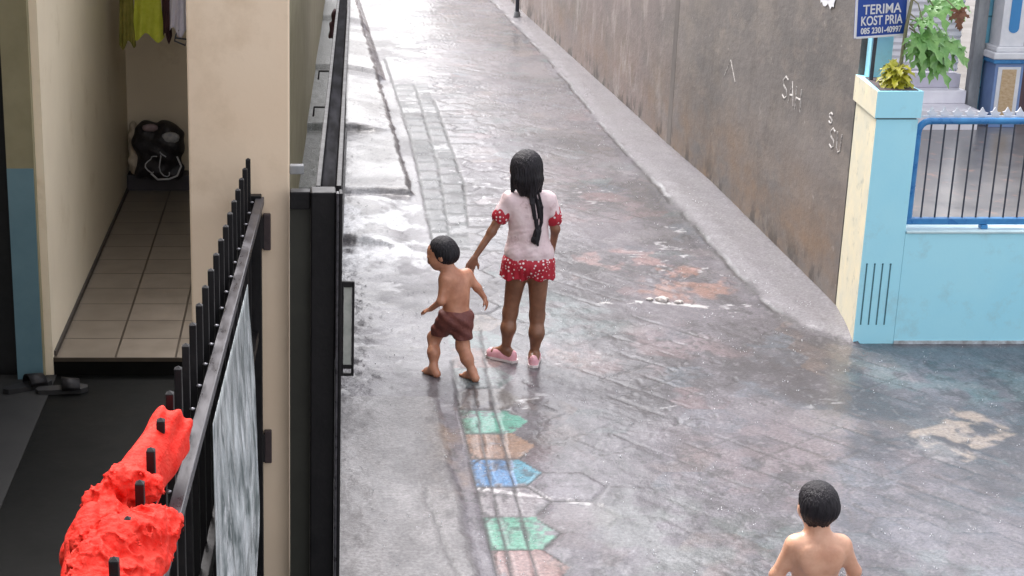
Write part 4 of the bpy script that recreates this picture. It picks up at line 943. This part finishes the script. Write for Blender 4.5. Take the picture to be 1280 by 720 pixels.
Hh_ += [cap((1.388, 8.893, .82), .016, (1.378, 8.892, .775), .020, .015), cap((1.378, 8.892, .775), .020, (1.398, 8.892, .745), .006, .015), cap((1.40, 8.893, .825), .012, (1.39, 8.892, .79), .016, .015)]
cutf = lambda X, Y, Z: np.where((Y > 9.045) & (Z < 1.205), .02, -.02)
bodymesh('hair', Hh_, .004, HAIR, gl, noise=hairnoise(.002, 40), cut=cutf)
T = [cap((1.245, 8.985, .985), .057, (1.445, 8.985, .985), .057, .04), ell((1.345, 8.985, .91), (.122, .088, .12), .04), ell((1.352, 8.98, .78), (.116, .082, .14), .05), ell((1.358, 8.978, .685), (.134, .095, .085), .05), cap((1.30, 8.98, .66), .075, (1.42, 8.98, .66), .078, .04),
     cap((1.240, 8.985, .985), .056, (1.20, 8.98, .922), .049, .02), cap((1.455, 8.985, .985), .056, (1.485, 8.98, .918), .049, .02)]
bodymesh('t_shirt', T, .005, TEE, gl, noise=lambda X, Y, Z: .010*(np.abs(fbm(X*9+Z*3, Z*26-X*10, 31, 3)-.5)*2-.3)*np.clip((1.0-Z)*4, .2, 1)+.002*np.sin(X*60+Z*25), cut=lambda X, Y, Z: .622+.012*np.sin(X*25)-Z)
for a, b in (((1.212, 8.982, .935), (1.186, 8.977, .895)), ((1.478, 8.982, .93), (1.494, 8.977, .885))):
    bodymesh('sleeve_frill', [cap(a, .049, b, .050, .01)], .0045, DOTS, gl, noise=lambda X, Y, Z: .003*np.sin(X*120+Y*100))
S = [ell((1.358, 8.978, .615), (.146, .108, .085), .03), cap((1.293, 8.98, .62), .088, (1.284, 8.985, .535), .088, .02), cap((1.423, 8.975, .62), .088, (1.428, 8.975, .54), .086, .02)]
bodymesh('shorts', S, .0045, DOTS, gl, noise=lambda X, Y, Z: .005*np.sin(np.arctan2(Y-8.98, X-1.357)*22)*np.clip((.64-Z)*10, 0, 1), cut=lambda X, Y, Z: .528+.008*np.sin(X*70)-Z)
for an, d, sd in (((1.250, 9.02), (-.75, .6), -1), ((1.412, 8.955), (.2, 1), 1)):
    d = Vector((d[0], d[1], 0)).normalized(); g = Vector((an[0], an[1], gz)); L = .18
    sh = bodymesh('shoe', [cap(g-d*.045+Vector((0, 0, .022)), .030, g+d*.085+Vector((0, 0, .02)), .033, .03), cap(g+d*.02+Vector((0, 0, .045)), .036, g+d*.09+Vector((0, 0, .03)), .032, .02), cap(g-d*.05+Vector((0, 0, .05)), .024, g-d*.03+Vector((0, 0, .055)), .026, .02)], .0045, PINK, gl,
                   cut=lambda X, Y, Z: np.maximum(gz+.002-Z, -1))
    m = MB(); P = [g+d*x+Vector((-d.y, d.x, 0))*y for x, y in ((-.085, 0), (-.07, .03), (0, .032), (.08, .042), (.125, .02), (.128, -.012), (.085, -.04), (0, -.032), (-.07, -.03))]
    m.prism([(p.x, p.y) for p in P], gz+.0015, gz+.016); m.build('sole', SOLE, sh)

# --- toddler walking ahead to the left, head turned to the side
tz = ground_z(.9, 8.75)
td = thing('person', 'bare backed toddler in maroon shorts walking to the left with head turned down', 'person', (.92, 8.74, tz))
fdir = (-.93, .25, -.32)
HP, fr = head_prims((.832, 8.785, .725), fdir, .070)
B = list(HP)
B += [cap((.858, 8.775, .67), .036, (.885, 8.765, .615), .042, .03), cap((.855, 8.735, .585), .036, (.975, 8.80, .592), .036, .04), ell((.915, 8.765, .535), (.082, .062, .075), .04), ell((.918, 8.755, .455), (.078, .066, .085), .04), ell((.918, 8.745, .37), (.080, .07, .07), .04),
      cap((.848, 8.735, .585), 0.0288, (.826, 8.70, .465), 0.0216, .03), cap((.826, 8.70, .465), 0.0207, (.775, 8.76, .40), 0.0153, .02),
      cap((.982, 8.80, .595), 0.0288, (1.045, 8.795, .515), 0.0216, .03), cap((1.045, 8.795, .515), 0.0207, (1.085, 8.80, .458), 0.0153, .02)]
B += hand((.773, 8.762, .398), (-.6, .65, -.35), (.3, -.1, -1), 1, .085, 40)+hand((1.087, 8.80, .455), (.35, .1, -.85), (-.8, .3, -.3), -1, .085, 35)
B += [cap((.882, 8.745, .335), 0.0522, (.805, 8.83, .205), 0.0360, .03), cap((.805, 8.83, .205), 0.0342, (.800, 8.775, .13), 0.0324, .03), cap((.800, 8.775, .13), 0.0324, (.800, 8.745, .045), 0.0207, .03),
      cap((.955, 8.745, .335), 0.0522, (.962, 8.73, .185), 0.0369, .03), cap((.962, 8.73, .185), 0.0351, (.985, 8.695, .12), 0.0324, .03), cap((.985, 8.695, .12), 0.0324, (1.018, 8.672, .05), 0.0198, .03)]
B += foot((.800, 8.745, .045), (-.55, .75), .125, tz, -1)+foot((1.018, 8.672, .05), (-.5, .8), .125, tz, 1)
bodymesh('body', B, .004, SKIN_T, td)
eyes(fr, .070, td)
c = Vector((.842, 8.785, .752)); ff_ = Vector(fdir).normalized()
Hh_ = [ell(c+ff_*.004, (.080, .080, .078), .02), ell(c-ff_*.022+Vector((0, 0, -.035)), (.072, .076, .062), .03)]
bodymesh('hair', Hh_, .004, HAIR, td, noise=hairnoise(.0016, 30), cut=lambda X, Y, Z: np.where(((X-c.x)*ff_.x+(Y-c.y)*ff_.y > .040+(Z-.735)*.4) & (Z < .745), .02, -.02))
bodymesh('shorts', [ell((.918, 8.745, .355), (.095, .088, .075), .03), cap((.882, 8.745, .345), .067, (.835, 8.80, .252), .056, .03), cap((.955, 8.745, .345), .067, (.961, 8.735, .235), .056, .03)], .004, MAROON, td,
         noise=lambda X, Y, Z: .003*np.sin(Z*90+X*70), cut=lambda X, Y, Z: np.maximum(Z-.405, .232-Z))

# --- small child standing at the lower edge, seen from behind
cz = ground_z(1.86, 5.22)
ch = thing('person', 'small bare backed child with short wet black hair at the near edge of the alley', 'person', (1.86, 5.22, cz))
HP, fr = head_prims((1.860, 5.235, .775), (-.05, 1, -.25), .062)
B = list(HP)
B += [cap((1.861, 5.22, .73), .036, (1.864, 5.205, .665), .045, .03), cap((1.800, 5.205, .635), .040, (1.936, 5.205, .635), .040, .04), ell((1.868, 5.21, .57), (.090, .064, .085), .04), ell((1.868, 5.215, .47), (.080, .066, .09), .04), ell((1.868, 5.215, .37), (.082, .072, .08), .04),
      cap((1.782, 5.205, .632), 0.0315, (1.735, 5.22, .51), 0.0234, .03), cap((1.735, 5.22, .51), 0.0225, (1.73, 5.30, .42), 0.0162, .02), cap((1.954, 5.205, .632), 0.0315, (2.012, 5.22, .525), 0.0234, .03), cap((2.012, 5.22, .525), 0.0225, (2.03, 5.30, .44), 0.0162, .02)]
B += hand((1.73, 5.302, .418), (.1, .7, -.6), (.9, 0, 0), 1, .085, 35)+hand((2.03, 5.302, .438), (-.1, .7, -.6), (-.9, 0, 0), -1, .085, 35)
B += [cap((1.825, 5.215, .33), .060, (1.82, 5.24, .19), .042, .03), cap((1.82, 5.24, .19), .040, (1.818, 5.215, .125), .037, .03), cap((1.818, 5.215, .125), .037, (1.818, 5.215, .045), .023, .03),
      cap((1.911, 5.215, .33), .060, (1.915, 5.24, .19), .042, .03), cap((1.915, 5.24, .19), .040, (1.917, 5.215, .125), .037, .03), cap((1.917, 5.215, .125), .037, (1.917, 5.215, .045), .023, .03)]
B += foot((1.818, 5.215, .045), (-.1, 1), .125, cz, -1 if False else 1)+foot((1.917, 5.215, .045), (.1, 1), .125, cz, -1)
# soft hollow of the spine and shoulder blades come from the blended shoulder masses
B += [ell((1.825, 5.158, .60), (.030, .014, .045), .03), ell((1.912, 5.158, .60), (.030, .014, .045), .03)]
bodymesh('body', B, .004, SKIN_C, ch)
eyes(fr, .062, ch)
c = Vector((1.861, 5.228, .800))
Hh_ = [ell(c, (.068, .080, .070), .02), ell(c+Vector((0, -.03, -.025)), (.062, .050, .052), .03)]
rnd = random.Random(5)
for k in range(15):
    a = -1.15+2.3*k/14; x = c.x+.057*math.sin(a); y = c.y-.058*math.cos(a)
    Hh_.append(cap((x, y, c.z-.035), .014, (x*.93+c.x*.07, y+.014, c.z-.064-.020*rnd.random()-.008*math.cos(a*2)), .005, .008))
bodymesh('hair', Hh_, .0035, HAIR, ch, noise=hairnoise(.0014, 34), cut=lambda X, Y, Z: np.where((Y-c.y > .02) & (Z < .805), .02, -.02))
bodymesh('shorts', [ell((1.868, 5.215, .365), (.093, .083, .06), .03), cap((1.825, 5.215, .34), .070, (1.822, 5.23, .24), .060, .03), cap((1.911, 5.215, .34), .070, (1.914, 5.23, .24), .060, .03)], .004, NAVY, ch, cut=lambda X, Y, Z: np.maximum(Z-.40, .215-Z))

# ------------------------------------------------------------------ rubble and rain splashes
for k, (x, y, s) in enumerate(((2.45, 10.20, .042), (2.55, 10.16, .026), (2.37, 10.23, .022))):
    m = MB(); bm = bmesh.new(); bmesh.ops.create_icosphere(bm, subdivisions=3, radius=1); bm.verts.index_update(); z = ground_z(x, y)
    vs = [Vector((x+v.co.x*s*(1+.25*math.sin(v.co.y*4+k)), y+v.co.y*s*.8*(1+.2*math.sin(v.co.x*5)), z+.3*s+v.co.z*s*.5*(1+.2*math.sin(v.co.x*6+v.co.y*5+k)))) for v in bm.verts]
    m.add(vs, [[v.index for v in f.verts] for f in bm.faces]); bm.free()
    tag(m.build('rubble_chunk', STONE), ['largest whitish rubble chunk beside the orange broken paving', 'small rubble chunk right of the largest white one', 'small rubble chunk left of the largest white one'][k], 'stone', 'rubble on the paving')
m = MB(); rnd = random.Random(11)
for _ in range(1000):
    y = 4.6+14*rnd.random()**1.4; x = rnd.uniform(.25, 3.4 if y > 9.3 else min(4.6, .1+.55*y)); z = ground_z(x, y)+.003
    for q in range(rnd.choice((1, 1, 2, 4))):
        r = rnd.uniform(.0016, .0036); m.add([(x+dx*r+q*.011*math.cos(q*2+x*50), y+dy*r+q*.011*math.sin(q*2+x*50), z+dz*r+(.0 if q == 0 else .008*rnd.random())) for dx, dy, dz in ((1, 0, 0), (0, 1, 0), (-1, 0, 0), (0, -1, 0), (0, 0, 1.5), (0, 0, -1))], [[0, 1, 4], [1, 2, 4], [2, 3, 4], [3, 0, 4], [1, 0, 5], [2, 1, 5], [3, 2, 5], [0, 3, 5]], 0, True)
tag(m.build('rain_splashes', WATER), 'tiny rain splash droplets scattered over the wet paving', 'splashes', kind='stuff')

# ------------------------------------------------------------------ sky, sun, camera
w = bpy.data.worlds.new('World'); scene.world = w; w.use_nodes = True; N = w.node_tree.nodes; L = w.node_tree.links
sky = N.new('ShaderNodeTexSky'); sky.sky_type = 'NISHITA'; sky.sun_disc = False; EL, AZ = 54, -25
sky.sun_elevation = R(EL); sky.sun_rotation = R(AZ); sky.dust_density = 5; sky.air_density = 1.2
hs = N.new('ShaderNodeHueSaturation'); hs.inputs['Saturation'].default_value = .22
tn = N.new('ShaderNodeMix'); tn.data_type = 'RGBA'; tn.blend_type = 'MULTIPLY'; tn.inputs[0].default_value = 1; tn.inputs[7].default_value = (1.0, .98, 1.0, 1)
L.new(sky.outputs[0], hs.inputs['Color']); L.new(hs.outputs[0], tn.inputs[6]); L.new(tn.outputs[2], N['Background'].inputs[0]); N['Background'].inputs[1].default_value = .15
sl = bpy.data.lights.new('sun', 'SUN'); sl.energy = .6; sl.angle = R(25); sl.color = (1, .97, .93)
so = bpy.data.objects.new('sun', sl); COL.objects.link(so)
dv = Vector((math.sin(R(AZ))*math.cos(R(EL)), math.cos(R(AZ))*math.cos(R(EL)), math.sin(R(EL))))
so.rotation_euler = (-dv).to_track_quat('-Z', 'Y').to_euler()
cam = bpy.data.cameras.new('camera'); co = bpy.data.objects.new('camera', cam); COL.objects.link(co); scene.camera = co
cam.sensor_width = 36; cam.lens = 36*1996/1280; cam.shift_x = 270/1280; cam.clip_end = 1000; cam.clip_start = .05
co.location = (0, 0, 3.16); co.rotation_euler = (math.pi/2-math.atan(600/1996), 0, 0)
vs_ = scene.view_settings; vs_.view_transform = 'Standard'; vs_.look = 'None'; vs_.gamma = 1; vs_.use_curve_mapping = False; vs_.exposure = 1.6
scene.cycles.max_bounces = 8
